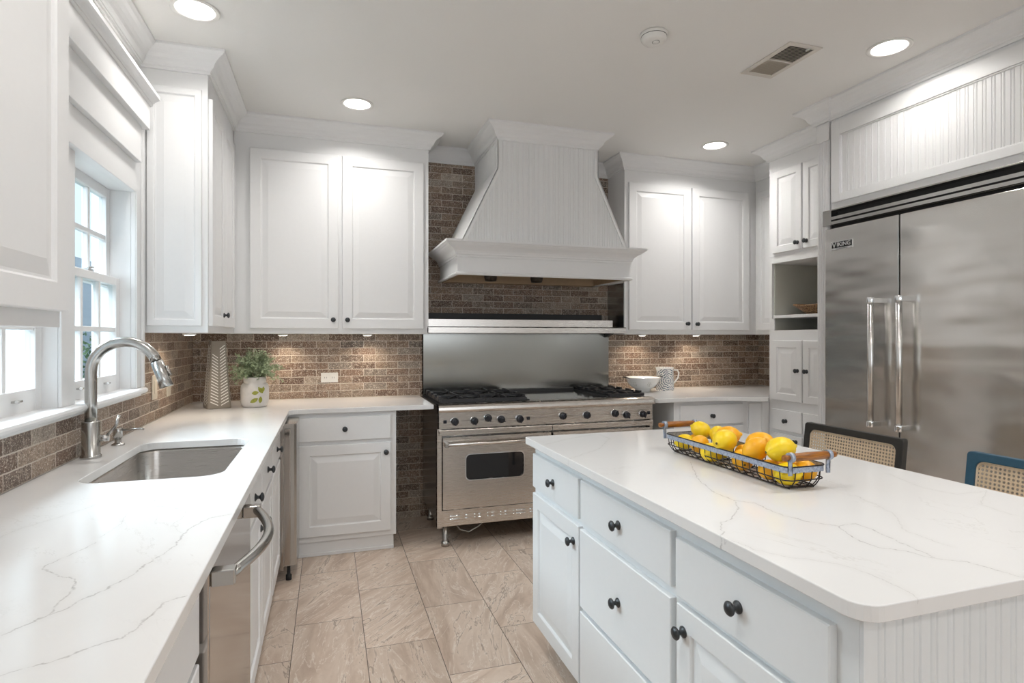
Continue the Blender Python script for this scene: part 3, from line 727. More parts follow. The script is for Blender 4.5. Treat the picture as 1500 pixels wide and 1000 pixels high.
# ---------------------------------------------------------------- countertops and base run
zc0, zc1 = .885, .915
def arc(cx, cy, r, a0, a1, n=6): return [(cx+r*math.cos(math.radians(a0+(a1-a0)*i/n)), cy+r*math.sin(math.radians(a0+(a1-a0)*i/n))) for i in range(n+1)]
out = [(XL+.0125, -.6), (-.228, -.6)] + arc(-.228+.05, 3.80-.05, .05, 180, 90) + [(.665, 3.80), (.665, YB-.001), (XL+.0125, YB-.001)]
sinkhole = rrect(-.745, -.332, 2.075, 2.80, .07)
ct = tag(obj('countertop', curve_slab(out, [sinkhole], zc0, zc1, .0025), M['quartzL']), 'long white veined quartz worktop with the sink cutout, running into the corner', 'countertop')
# upstand of caulk along the tiles
sk = thing('sink', 'rectangular stainless steel undermount sink below the window', 'sink', (-.54, 2.43, .66))
rs = []
for x0, x1, y0, y1, z, r in ((-.765, -.315, 2.055, 2.82, zc0-.002, .08), (-.752, -.325, 2.068, 2.807, zc0-.002, .07), (-.749, -.328, 2.071, 2.804, zc0-.012, .07), (-.745, -.332, 2.075, 2.80, .70, .065), (-.735, -.342, 2.085, 2.79, .685, .055), (-.715, -.362, 2.105, 2.77, .678, .045)):
    rs.append([(x, y, z) for x, y in rrect(x0, x1, y0, y1, r)])
obj('basin', MB().rings(rs, True, cap0=False), M['sinksteel'], sk)
obj('drain', MB().lathe([(.045, .679), (.045, .682), (.035, .683), (.03, .6795), (.0001, .6795)], (-.54, 2.5, 0), 24), M['chrome'], sk)
# faucet
fc = thing('faucet', 'brushed nickel gooseneck faucet with pull-down spray head', 'faucet', (-.842, 2.52, zc1))
obj('body', MB().lathe([(.034, .9152), (.034, .922), (.031, .925), (.0295, .926), (.0295, 1.046), (.028, 1.05)], (-.842, 2.52, 0), 32), M['steelplain'], fc)
pts = [(-.842, 2.52, 1.04), (-.842, 2.52, 1.12), (-.842, 2.52, 1.20)]
for i in range(0, 15):
    a = math.radians(180-160*i/14); pts.append((-.732+.110*math.cos(a), 2.52, 1.235+.110*math.sin(a)))
obj('spout', MB().tube(pts, .0195, 20), M['steelplain'], fc)
e = pts[-1]; dr = Vector((.34, 0, -.94)).normalized()
P0 = Vector(e)
sp = MB(); sp.tube([P0+dr*t for t in (0, .003, .004, .07, .105, .108)], .02, 20, rs=[.018, .018, .0215, .0225, .0255, .022])
s = obj('spray_head', sp, M['steelplain'], fc)
obj('spray_button', MB().tube([P0+dr*.03+Vector((.0235, 0, .009)), P0+dr*.07+Vector((.0255, 0, .009))], .006, 10), M['darksteel'], s)
lv = MB().tube([(-.815, 2.52, .985), (-.785, 2.52, .985)], .012, 16); lv.tube([(-.792, 2.52, .99), (-.762, 2.52, 1.03), (-.75, 2.52, 1.068)], .0055, 12)
obj('lever', lv, M['steelplain'], fc)
sd = thing('soap_dispenser', 'short brushed nickel soap dispenser beside the faucet', 'soap dispenser', (-.83, 2.771, zc1))
obj('base', MB().lathe([(.024, .9152), (.024, .920), (.018, .924), (.012, .926), (.012, .955)], (-.83, 2.771, 0), 24), M['steelplain'], sd)
hd = MB().lathe([(.0165, .945), (.0165, .985), (.015, .987)], (-.83, 2.771, 0), 24); hd.tube([(-.82, 2.771, .978), (-.745, 2.771, .979), (-.735, 2.771, .976)], .0045, 10)
obj('pump_head', hd, M['steelplain'], sd)

# base cabinets on the sink side
FX = -.275
fr = FL(FX)
def base_body(p, y0, y1, x1=FX):
    m = MB(); m.box(XL+.02, x1, y0, y1, .085, zc0-.001); m.box(XL+.02, x1-.06, y0, y1, FLOOR, .085)
    return obj('carcass', m, M['paint'], p, .0015)
def hollow_body(p, y0, y1):
    m = MB(); m.box(XL+.02, FX, y0, y0+.018, .085, zc0-.001); m.box(XL+.02, FX, y1-.018, y1, .085, zc0-.001)
    m.box(XL+.02, FX, y0, y1, .085, .10); m.box(FX-.02, FX, y0, y1, .10, zc0-.001); m.box(XL+.02, FX-.06, y0, y1, FLOOR, .085)
    return obj('carcass', m, M['paint'], p, .0015)
b1 = thing('base_cabinet', 'white base cabinet nearest the camera under the long worktop', 'cabinet', (-.6, .9, FLOOR))
base_body(b1, -.55, 1.345)
drawer(b1, fr, .70, 1.338, .705, .852); drawer(b1, fr, .70, 1.338, .42, .685); drawer(b1, fr, .70, 1.338, .11, .40)
dw = thing('dishwasher', 'stainless dishwasher with a bowed handle in the sink run', 'dishwasher', (-.55, 1.7, FLOOR))
obj('tub', MB().box(XL+.05, FX, 1.365, 2.03, .085, .87), M['darksteel'], dw)
obj('toe_plate', MB().box(XL+.05, FX-.05, 1.365, 2.03, FLOOR, .085), M['dark'], dw)
obj('door_panel', MB().box(FX+.002, -.240, 1.360, 2.033, .10, .868), M['darksteel'], dw, .004)
obj('control_strip', MB().box(FX+.002, -.243, 1.362, 2.031, .869, .882), M['dark'], dw)
pts = []
for i in range(17):
    f = i/16; pts.append((-.205+.055*math.sin(PI*f), 1.385+.49*f, .845+.004*f))
hb = MB().tube(pts, .013, 12)
h = obj('handle', hb, M['steelplain'], dw)
for y in (1.385, 1.875): obj('bracket', MB().box(-.240, -.192, y-.017, y+.017, .828, .862), M['steelplain'], h, .003)
b2 = thing('base_cabinet', 'white sink base cabinet with two doors beside the dishwasher', 'cabinet', (-.6, 2.5, FLOOR))
hollow_body(b2, 2.037, 2.99)
drawer(b2, fr, 2.06, 2.515, .705, .852); drawer(b2, fr, 2.535, 2.97, .705, .852)
door(b2, fr, 2.06, 2.515, .11, .682, kn=(2.475, .606)); door(b2, fr, 2.535, 2.97, .11, .682, kn=(2.575, .606))
b3 = thing('base_cabinet', 'narrow white base cabinet between sink base and steel ice maker', 'cabinet', (-.6, 3.2, FLOOR))
base_body(b3, 2.992, 3.478)
drawer(b3, fr, 3.01, 3.455, .705, .852); door(b3, fr, 3.01, 3.455, .11, .682)
im = thing('ice_maker', 'stainless undercounter ice maker standing proud in the corner', 'ice maker', (-.55, 3.65, FLOOR))
obj('body', MB().box(XL+.05, FX+.01, 3.485, 3.81, FLOOR+.06, .868), M['darksteel'], im, .002)
obj('door', MB().rings([[(x, y, z) for x, y in [(FX+.012, 3.49), (-.185, 3.49), (-.172, 3.50), (-.168, 3.54), (-.166, 3.64), (-.168, 3.73), (-.172, 3.765), (-.185, 3.775), (FX+.012, 3.775)]] for z in (.07, .872)]), M['steelplain'], im)
gb = MB(); gb.box(-.236, -.205, 3.478, 3.489, .08, .845); gb.box(-.258, -.240, 3.478, 3.489, .05, .86)
obj('edge_trim', gb, M['darksteel'], im, .001)
obj('foot', MB().lathe([(.016, FLOOR), (.016, .01), (.009, .012), (.009, .075)], (-.215, 3.52, 0), 14), M['rubber'], im)
# back left base
b4 = thing('base_cabinet', 'white base cabinet with one drawer and door left of the range', 'cabinet', (.1, 4.1, FLOOR))
m = MB(); m.box(-.60, .423, 3.83, YB-.002, .075, zc0-.001); m.box(-.60, .408, 3.845, YB-.002, FLOOR, .075)
m.box(-.60, .408, 3.836, 3.846, FLOOR, FLOOR+.02)
obj('carcass', m, M['paint'], b4, .0015)
fr = FB(3.83)
drawer(b4, fr, -.175, .385, .708, .856, kn=.10, kb=.781)
door(b4, fr, -.175, .387, .112, .682, kn=(.356, .62), frame=.062)
# right base & counter
out = [(2.275, YB-.001), (2.275, 3.655)] + [(2.6, 3.655), (2.75, 3.65), (2.86, 3.63), (2.94, 3.59), (3.0, 3.55), (3.06, 3.52), (3.11, 3.505), (3.125, 3.515), (3.245, 3.655), (3.25, 3.657), (XR-.0125, 3.657), (XR-.0125, YB-.001)]
tag(obj('countertop', curve_slab(out[::-1], [], zc0, zc1, .0025), M['quartzR']), 'short white quartz worktop right of the range with a curved front', 'countertop')
b5 = thing('base_cabinet', 'white base cabinet with a drawer right of the range', 'cabinet', (2.8, 4.0, FLOOR))
m = MB(); m.prism([(2.446, YB-.002), (2.446, 3.72), (3.10, 3.72), (3.20, 3.662), (XR-.01, 3.662), (XR-.01, YB-.002)], .085, zc0-.001)
m.prism([(2.46, YB-.002), (2.46, 3.78), (3.12, 3.78), (3.20, 3.70), (XR-.01, 3.70), (XR-.01, YB-.002)], FLOOR, .085)
obj('carcass', m, M['paint'], b5)
fr = FB(3.72)
drawer(b5, fr, 2.49, 3.05, .702, .852, kn=2.765, kb=.768); door(b5, fr, 2.49, 2.765, .11, .682, kn=(2.73, .61)); door(b5, fr, 2.775, 3.05, .11, .682, kn=(2.81, .61))
ang = Vector((.10, -.058, 0)).normalized(); nn = Vector((-.058, -.10, 0)).normalized()
fa = lambda a, b, d: tuple(Vector((3.10, 3.72, b))+ang*a+nn*d)
obj('angled_panel', slab_front(fa, .012, .105, .11, .852, .012), M['paint'], b5)

# ---------------------------------------------------------------- island
isl = thing('kitchen_island', 'large white kitchen island with drawers and doors facing the aisle', 'island', (1.25, 1.6, FLOOR))
IX = .88
m = MB(); m.box(IX, 1.56, .772, 2.42, .085, zc0-.001); m.box(IX+.07, 1.50, .80, 2.40, FLOOR, .085)
obj('carcass', m, M['paintc'], isl, .0015)
fr = FR(IX)
P = M['paintc']
drawer(isl, fr, 1.921, 2.405, .703, .850, mat=P, t=.018)
door(isl, fr, 1.917, 2.405, .108, .677, kn=(1.961, .611), mat=P, t=.018)
drawer(isl, fr, 1.327, 1.900, .703, .850, mat=P, t=.018)
drawer(isl, fr, 1.327, 1.905, .395, .673, mat=P, t=.018)
drawer(isl, fr, 1.327, 1.905, .110, .378, mat=P, t=.018)
drawer(isl, fr, .819, 1.305, .692, .842, mat=P, t=.018)
door(isl, fr, .819, 1.300, .108, .674, kn=(1.268, .612), mat=P, t=.018)
ep = MB(); ep.box(IX, .905, .764, .772, .085, zc0-.001); obj('corner_strip', ep, P, isl, .001)
obj('beadboard_end', bead_strip(FB(.772), .905, 1.56, lambda a: .085, lambda a: zc0-.001, .004, .042, .0025), P, isl)
obj('support_leg', MB().box(1.74, 1.81, .79, .86, FLOOR, zc0-.001).box(1.74, 1.81, 2.32, 2.39, FLOOR, zc0-.001), P, isl, .004)
out = arc(.842+.045, .73+.045, .045, 180, 270) + arc(1.855-.045, .73+.045, .045, 270, 360) + arc(1.855-.012, 2.454-.012, .012, 0, 90) + arc(.842+.012, 2.454-.012, .012, 90, 180)
tag(obj('countertop', curve_slab(out, [], zc0, zc1, .0025), M['quartzI']), 'white veined quartz island worktop with a rounded near corner', 'countertop')

# ---------------------------------------------------------------- range
rg = thing('range_cooker', 'wide professional stainless steel gas range with double ovens', 'range', (1.473, 4.0, FLOOR))
RX0, RX1, RYF = .690, 2.252, 3.70
S = M['steel']
m = MB(); m.box(RX0, RX1, 3.745, 4.425, .12, .905); obj('body', m, M['steelx'], rg, .002)
obj('side_strip', MB().box(.672, .704, 3.712, 3.745, .12, .765), S, rg, .002)
obj('side_strip', MB().box(2.240, 2.262, 3.712, 3.745, .12, .765), S, rg, .002)
pr = [(3.745, .872), (3.70, .872), (3.692, .876), (3.688, .888), (3.690, .905), (3.700, .918), (3.72, .924), (3.78, .924), (3.78, .905), (3.745, .905)]
obj('front_rail', MB().rings([[(x, y, z) for y, z in pr] for x in (.680, 2.268)]), S, rg)
obj('control_panel', MB().box(.683, 2.256, 3.703, 3.745, .766, .872), S, rg, .002)
obj('panel_groove', MB().box(.70, 2.24, 3.7022, 3.7035, .8145, .8155), M['dark'], rg)
obj('drip_shelf', MB().box(.683, 1.466, 3.692, 3.745, .722, .759).box(1.470, 2.256, 3.692, 3.745, .722, .759), S, rg, .003)
obj('cooktop', MB().box(.695, 2.250, 3.78, 4.425, .905, .918), M['dark'], rg)
obj('griddle_plate', MB().box(1.335, 1.925, 3.79, 4.40, .918, .924), M['darksteel'], rg, .002)
obj('griddle_frame', MB().box(1.33, 1.93, 4.38, 4.42, .918, .945).box(1.32, 1.335, 3.79, 4.40, .918, .934).box(1.925, 1.94, 3.79, 4.40, .918, .934), M['castiron'], rg, .002)
for i, (x, z) in enumerate([(.786, .812), (.917, .811), (1.01, .826), (1.101, .813), (1.232, .811), (1.545, .818), (1.727, .816), (1.947, .819), (2.038, .805), (2.171, .805)]):
    bz = MB().lathe([(.029, 3.703), (.029, 3.698), (.0255, 3.696), (.0255, 3.703)], (x, 0, z), 28, 'y')
    k = obj('knob_bezel', bz, M['chrome'], rg)
    kk = MB().lathe([(.0235, 3.699), (.0235, 3.690), (.021, 3.672), (.018, 3.669), (.0001, 3.669)], (x, 0, z), 24, 'y')
    a = math.radians([90, 95, 300, 330, 90, 60, 250, 70, 300, 280][i]); dx, dz = math.cos(a), math.sin(a)
    kk.add([(x+dz*sx*.004+dx*sl*.024, 3.669-h, z-dx*sx*.004+dz*sl*.024) for sl in (-1, 1) for sx in (-1, 1) for h in (0, .006)], [(0, 1, 3, 2), (4, 6, 7, 5), (0, 4, 5, 1), (2, 3, 7, 6), (0, 2, 6, 4), (1, 5, 7, 3)])
    obj('knob', kk, M['rknob'], k)
for x, z in ((.722, .812), (1.295, .812), (2.222, .812)):
    obj('rocker_switch', MB().box(x-.011, x+.011, 3.697, 3.704, z-.011, z+.011), M['rknob'], rg, .002)
fr = FB(3.715)
def oven(x0, x1, wx0, wx1):
    o = thing  # noqa
    outer = rrect(x0, x1, .238, .708, .004, 2); hole = rrect(wx0, wx1, .425, .590, .03)
    mb = curve_slab(outer, [hole], 0, .03); mb.v = [(x, 3.732-z, y) for x, y, z in mb.v]
    d = obj('oven_door', mb, S, rg)
    fmb = curve_slab(rrect(wx0-.006, wx1+.006, .419, .596, .034), [hole], 0, .004); fmb.v = [(x, 3.7025-z, y) for x, y, z in fmb.v]
    obj('window_trim', fmb, M['chrome'], d)
    gmb = curve_slab(rrect(wx0-.003, wx1+.003, .422, .593, .032), [], 0, .004); gmb.v = [(x, 3.714-z, y) for x, y, z in gmb.v]
    obj('oven_window', gmb, M['ovenglass'], d)
    hx0, hx1 = x0+.018, x1-.018
    h = obj('handle', MB().lathe([(.0105, hx0), (.0105, hx1)], (0, 3.655, .668), 16, 'x'), S, d)
    for xx in (hx0, hx1):
        obj('bracket', MB().box(xx-.012, xx+.012, 3.645, 3.702, .652, .682), M['steelplain'], h, .003)
    return d
oven(.708, 1.462, .862, 1.262)
oven(1.478, 2.236, 1.66, 2.06)
kp = MB().box(.702, 2.240, 3.712, 3.745, .128, .232); kk = obj('kick_panel', kp, S, rg, .002)
def lou(x, w_, z):
    vt = MB(); vt.lathe([(.0001, -w_/2), (.006, -w_/2+.003), (.0075, 0), (.006, w_/2-.003), (.0001, w_/2)], (x, 3.712, z), 10, 'x'); obj('vent_louvre', vt, M['chrome'], kk)
for c in [.79, 1.245, 1.70, 2.15]:
    for z in (.172, .192): lou(c, .07, z)
for c in [.895, .985, 1.075, 1.165, 1.345, 1.43, 1.52, 1.61, 1.80, 1.89, 1.97, 2.06]:
    for z in (.172, .192):
        lou(c-.028, .022, z); lou(c+.028, .012, z)
for x, y in ((.738, 3.775), (2.205, 3.775), (.738, 4.36), (2.205, 4.36)):
    obj('leg', MB().lathe([(.027, FLOOR), (.027, .006), (.022, .010), (.017, .022), (.0175, .13)], (x, y, 0), 20), M['steelplain'], rg)
obj('gas_cord', MB().tube([(.80, 3.80, .13), (.84, 3.79, .075), (.90, 3.785, .055), (.97, 3.79, .085), (1.03, 3.80, .13)], .004, 8), M['cord'], rg)
# grates
def grate(x0, x1, y0, y1, name='grate'):
    g = MB(); z = .940; hh = .020; t = .007
    for x in (x0, x1): g.box(x-t, x+t, y0, y1, .926, z+hh*.4)
    for y in (y0, y1, (y0+y1)/2): g.box(x0, x1, y-t, y+t, .926, z+hh*.4)
    for cy in ((y0*3+y1)/4, (y0+3*y1)/4):
        cx = (x0+x1)/2
        for k in range(4):
            a = PI/4+k*PI/2
            p = Vector((cx+math.cos(a)*.03, cy+math.sin(a)*.03, z+.012)); q = Vector((cx+math.cos(a)*.13*(x1-x0)/.3, cy+math.sin(a)*.13*(y1-y0)/.64, z+.008))
            g.tube([p, q], .007, 6)
        for sx in (-1, 1): g.box(cx+sx*.035, x1 if sx > 0 else x0, cy-.006, cy+.006, z, z+.018)
        for sy in (-1, 1): g.box(cx-.006, cx+.006, cy+sy*.035, cy+sy*(y1-y0)*.25, z, z+.018)
    for x in (x0, x1):
        for k in range(4): yy = y0+(y1-y0)*(k+.5)/4; g.box(x-.010, x+.010, yy-.03, yy+.03, .93, z+.022)
    gg = obj('grate', g, M['castiron'], rg)
    for cy in ((y0*3+y1)/4, (y0+3*y1)/4):
        obj('burner', MB().lathe([(.055, .918), (.05, .926), (.035, .930), (.033, .938), (.0001, .940)], ((x0+x1)/2, cy, 0), 20), M['castiron'], gg)
grate(.715, 1.005, 3.795, 4.40); grate(1.02, 1.31, 3.795, 4.40); grate(1.955, 2.235, 3.795, 4.40)
# backguard and high shelf
bg_ = MB(); bg_.box(.690, 2.272, 4.428, YB-.002, .90, 1.392); bg_.box(.690, .694, 4.395, 4.428, .93, 1.392)
gdo = obj('backguard', bg_, M['steelback'], rg)
sh = MB(); sh.box(.682, 2.2715, 4.125, 4.428, 1.432, 1.440); sh.box(.682, 2.2715, 4.125, 4.131, 1.392, 1.440); sh.box(.682, .686, 4.125, 4.428, 1.392, 1.432)
sh.box(.69, 2.20, 4.215, 4.222, 1.440, 1.497)
s_ = obj('high_shelf', sh, S, gdo, .0015)
obj('shelf_bracket', MB().add([(2.235, 4.42, 1.432), (2.235, 4.16, 1.432), (2.235, 4.42, 1.36), (2.262, 4.42, 1.432), (2.262, 4.16, 1.432), (2.262, 4.42, 1.36)], [(0, 1, 2), (3, 5, 4), (0, 3, 4, 1), (1, 4, 5, 2), (2, 5, 3, 0)]), M['dark'], gdo)
obj('vent_back', MB().box(.69, 2.19, 4.39, 4.445, 1.44, 1.548), M['dark'], gdo)

# ---------------------------------------------------------------- range hood
hd = thing('range_hood', 'white beadboard range hood with flared sides above the range', 'hood', (1.48, 4.1, 1.79))
HX0, HX1, HY = .828, 2.130, 3.81
HB, HM = 1.795, 1.905
tx0, tx1 = 1.112, 1.857; bx0, bx1 = .848, 2.108; zk, zb, zt = 2.52, 1.985, 2.72
def lx(z): return bx0 if z <= zb else (tx0 if z >= zk else bx0+(tx0-bx0)*(z-zb)/(zk-zb))
def rx_(z): return bx1 if z <= zb else (tx1 if z >= zk else bx1+(tx1-bx1)*(z-zb)/(zk-zb))
def topz(a):
    if tx0 <= a <= tx1: return zt
    if a < tx0: return zb+(zk-zb)*(a-bx0)/(tx0-bx0)
    return zb+(zk-zb)*(bx1-a)/(bx1-tx1)
obj('beadboard_front', bead_strip(FB(3.80), bx0, bx1, lambda a: zb, topz, 0, .0385, .0025), M['paint'], hd)
core = MB().rings([[(lx(z), 3.806, z), (rx_(z), 3.806, z), (rx_(z), YB-.002, z), (lx(z), YB-.002, z)] for z in (zb, zk, CEIL-.003)])
obj('shell', core, M['paint'], hd)
# sloping sides in beadboard
for side in (-1, 1):
    prof = []; y = 3.80
    prof.append((3.80, 0)); yy = 3.82
    while yy < 4.43:
        prof += [(yy-.010, 0), (yy-.0075, -.004), (yy-.005, -.0005), (yy, .0008), (yy+.005, -.0005), (yy+.0075, -.004), (yy+.010, 0)]; yy += .0385
    prof.append((4.447, 0)); mb = MB(); vs = []; fs = []
    zs = (zb, zk, zt)
    for (yv, dd) in prof:
        for z in zs:
            x = (lx(z)-.006-dd) if side < 0 else (rx_(z)+.006+dd); vs.append((x, yv, z))
    for i in range(len(prof)-1):
        for j in range(2): fs.append((3*i+j, 3*i+3+j, 3*i+4+j, 3*i+1+j))
    mb.add(vs, fs); obj('beadboard_side', mb, M['paint'], hd)
for f, sg in ((lx, 1), (rx_, -1)):
    em = MB()
    em.rings([[(f(z)-sg*.007, 3.793, z), (f(z)+sg*.022, 3.793, z), (f(z)+sg*.022, 3.806, z), (f(z)-sg*.007, 3.806, z)] for z in (zb, zk, zt)])
    em.rings([[(f(z)-sg*.009, 3.793, z), (f(z)-sg*.002, 3.793, z), (f(z)-sg*.002, 3.815, z), (f(z)-sg*.009, 3.815, z)] for z in (zb, zk, zt)])
    obj('corner_moulding', em, M['paint'], hd)
# mantel box and cornice around it
bm_ = MB(); bm_.box(HX0, HX1, HY, HY+.02, HB, 1.99); bm_.box(HX0, HX0+.02, HY+.02, YB-.002, HB, 1.99); bm_.box(HX1-.02, HX1, HY+.02, YB-.002, HB, 1.99)
obj('mantel_box', bm_, M['paint'], hd)
hp = [(HX0, YB-.002), (HX0, HY), (HX1, HY), (HX1, YB-.002)]
cor = [(-.004, 1.905), (.010, 1.905), (.010, 1.918), (.016, 1.922), (.018, 1.932), (.026, 1.946), (.045, 1.962), (.066, 1.973), (.072, 1.980), (.080, 1.984), (.086, 1.992), (.094, 1.996), (.094, 2.010), (-.004, 2.010)]
obj('cornice', sweep(hp, cor), M['paint'], hd)
bot = [(-.004, HB-.012), (.010, HB-.012), (.016, HB-.006), (.016, HB+.002), (.008, HB+.009), (-.004, HB+.009)]
obj('bottom_bead', sweep(hp, bot), M['paint'], hd)
ln = MB(); ln.box(HX0+.02, HX1-.02, HY+.02, YB-.003, 1.90, 1.91)
ln.box(HX0+.02, HX0+.03, HY+.02, YB-.003, 1.79, 1.90); ln.box(HX1-.03, HX1-.02, HY+.02, YB-.003, 1.79, 1.90); ln.box(HX0+.02, HX1-.02, YB-.09, YB-.003, 1.785, 1.90)
obj('wood_liner', ln, M['maple'], hd)
obj('filter_insert', MB().box(HX0+.10, HX1-.10, HY+.05, YB-.10, 1.865, 1.90), M['dark'], hd)
for x in (1.14, 1.50):
    obj('hood_lamp', MB().lathe([(.045, 1.865), (.05, 1.84), (.048, 1.80), (.04, 1.775), (.0001, 1.773)], (x, 4.10, 0), 24), M['bronze'], hd)

# ---------------------------------------------------------------- ceiling fixtures
labs = ['recessed ceiling light in the far left corner near the window, cut by the top edge', 'recessed ceiling light in front of the left two-door cabinet', 'recessed ceiling light in front of the right two-door cabinet', 'recessed ceiling light in front of the refrigerator cabinet', 'added unseen recessed fill light over the aisle beside the camera', 'added unseen recessed fill light over the near end of the island', 'added unseen recessed fill light by the near right wall', 'added unseen recessed fill light at the rear left of the room', 'added unseen recessed fill light at the rear right of the room']
for (x, y), lab in zip(CANS, labs):
    t = thing('recessed_light', lab, 'ceiling light', (x, y, CEIL), 'recessed ceiling lights')
    obj('trim_ring', MB().rings([[(x+r*math.cos(2*PI*j/36), y+r*math.sin(2*PI*j/36), z) for j in range(36)] for r, z in ((.078, CEIL), (.100, CEIL), (.101, CEIL-.004), (.095, CEIL-.007), (.082, CEIL-.005), (.076, CEIL+.002), (.078, CEIL))], True, False, False), M['plastic'], t)
    obj('can', MB().rings([[(x+r*math.cos(2*PI*j/36), y+r*math.sin(2*PI*j/36), z) for j in range(36)] for r, z in ((.0775, CEIL+.001), (.0775, CEIL+.035), (.07, CEIL+.05))], True, False, True), M['plastic'], t)
    obj('lens', MB().lathe([(.070, CEIL+.009), (.070, CEIL+.013)], (x, y, 0), 32), M['bulb'], t)
    area('lamp', (0, 0, .006), .13, CAN_W*{2.69: .5, -.565: .75, .171: .85, 2.80: .95, .05: 1.35}.get(x, 1.2), (1, .975, .945), parent=t, spread=2.5)
vt = thing('ceiling_vent', 'rectangular louvred ceiling air register', 'air vent', (2.27, 2.47, CEIL))
x0, x1, y0, y1 = 2.165, 2.37, 2.29, 2.648
fm = curve_slab([(x0, y0), (x1, y0), (x1, y1), (x0, y1)], [[(x0+.028, y0+.028), (x1-.028, y0+.028), (x1-.028, (y0+y1)/2-.006), (x0+.028, (y0+y1)/2-.006)], [(x0+.028, (y0+y1)/2+.006), (x1-.028, (y0+y1)/2+.006), (x1-.028, y1-.028), (x0+.028, y1-.028)]], CEIL-.006, CEIL-.0005, .001)
obj('frame', fm, simple('register_frame_enamel', (.66, .62, .57), .5), vt)
obj('duct', MB().box(x0+.026, x1-.026, y0+.026, y1-.026, CEIL-.0012, CEIL-.0004), M['niche'], vt)
for half, (q0, q1) in enumerate(((y0+.028, (y0+y1)/2-.006), ((y0+y1)/2+.006, y1-.028))):
    sl = MB(); n = 13
    for k in range(n):
        y = q0+(q1-q0)*(k+.5)/n; sgn = 1 if half else -1
        sl.add([(x0+.028, y-(.0062 if half else .003), CEIL-.0055), (x1-.028, y-(.0062 if half else .003), CEIL-.0055), (x1-.028, y+.002*sgn, CEIL-.0015), (x0+.028, y+.002*sgn, CEIL-.0015)], [(0, 1, 2, 3)])
    obj('louvre_bank', sl, M['plastic'] if half == 1 else M['almond'], vt)
obj('pale_backing', MB().box(x0+.03, x1-.03, (y0+y1)/2+.008, y1-.03, CEIL-.0018, CEIL-.0013), M['almond'], vt)  # pale sheet added so the far louvre half looks lighter
obj('duct_opening', MB().box(x0+.03, x1-.03, y0+.03, (y0+y1)/2-.008, CEIL-.0018, CEIL-.0013), M['dark'], vt)
obj('damper_lever', MB().box(2.30, 2.304, 2.30, 2.33, CEIL-.014, CEIL-.005), M['plastic'], vt)
sd_ = thing('smoke_detector', 'round white smoke detector on the ceiling', 'smoke detector', (1.492, 2.437, CEIL))
obj('housing', MB().lathe([(.0001, CEIL-.001), (.066, CEIL-.001), (.066, CEIL-.012), (.060, CEIL-.014), (.060, CEIL-.030), (.052, CEIL-.040), (.03, CEIL-.045), (.0001, CEIL-.045)], (1.492, 2.437, 0), 36), M['plastic'], sd_)
obj('vent_gap', MB().lathe([(.0612, CEIL-.0165), (.0612, CEIL-.0145)], (1.492, 2.437, 0), 36), M['dark'], sd_)
obj('test_button', MB().lathe([(.019, CEIL-.043), (.019, CEIL-.047), (.015, CEIL-.0475), (.015, CEIL-.049), (.0001, CEIL-.049)], (1.492, 2.420, 0), 24), M['plastic'], sd_)
obj('button_ring', MB().rings([[(1.492+r*math.cos(2*PI*j/24), 2.420+r*math.sin(2*PI*j/24), CEIL-.0478) for j in range(24)] for r in (.016, .018)], False, False, False), M['dark'], sd_)

# ---------------------------------------------------------------- outlets
def plate(loc_fr, a0, a1, b0, b1, lab, name, cat, mat, kind):
    c = loc_fr((a0+a1)/2, (b0+b1)/2, 0); t = thing(name, lab, cat, c)
    obj('cover_plate', MB().box(a0, a1, b0, b1, 0.0005, .006, fr=loc_fr), mat, t, .002)
    ac, bc = (a0+a1)/2, (b0+b1)/2
    if kind == 'outlet':
        for s in (-1, 1):
            o = obj('socket', MB().box(ac+s*.026-.016, ac+s*.026+.016, bc-.014, bc+.014, .006, .0075, fr=loc_fr), mat, t, .001)
            obj('slots', MB().box(ac+s*.026-.008, ac+s*.026-.006, bc-.006, bc+.006, .0074, .008, fr=loc_fr).box(ac+s*.026+.006, ac+s*.026+.008, bc-.006, bc+.006, .0074, .008, fr=loc_fr), M['dark'], o)
    elif kind == 'switch': obj('rocker', MB().box(ac-.016, ac+.016, bc-.033, bc+.033, .006, .009, fr=loc_fr), mat, t, .001)
plate(FB(YB), -.052, .067, 1.030, 1.101, 'white electrical outlet plate on the brick between plant and range', 'electrical_outlet', 'outlet', M['plastic'], 'outlet')
plate(FL(XL+.012), 3.47, 3.56, 1.03, 1.16, 'pale switch plate on the side brick beside the window stool', 'switch_plate', 'switch', M['almond'], 'switch')
plate(FL(XL+.012), 3.76, 3.84, 1.02, 1.11, 'small pale plate on the side brick behind the faucet spray head', 'switch_plate', 'switch', M['almond'], 'plain')

# ---------------------------------------------------------------- counter objects
# chevron cut tower
vx, vy, z0 = -.672, 4.055, zc1+.0005
vs_ = thing('chevron_tower', 'tall tapered taupe ceramic lantern with chevron slits in the corner', 'lantern', (vx, vy, z0))
def sec(h):
    f = h/.42; r = .070-.028*f; return r
rot = math.radians(21)
def vp(a, d, h, face):
    """point on a face: a across (-1..1), d outwards, h height"""
    r = sec(h); th = rot+face*PI/2
    p = Vector((a*r, -(r+d))); p = Vector((p.x*math.cos(th)-p.y*math.sin(th), p.x*math.sin(th)+p.y*math.cos(th)))
    return (vx+p.x, vy+p.y, z0+h)
rs = []
for h in (0, .004, .42, .423):
    r = sec(h)*(1 if 0 < h < .423 else .96); ring = []
    for px, py in rrect(-r, r, -r, r, r*.22, 4): ring.append((vx+px*math.cos(rot)-py*math.sin(rot), vy+px*math.sin(rot)+py*math.cos(rot), z0+h))
    rs.append(ring)
obj('body', MB().rings(rs), M['taupe'], vs_)
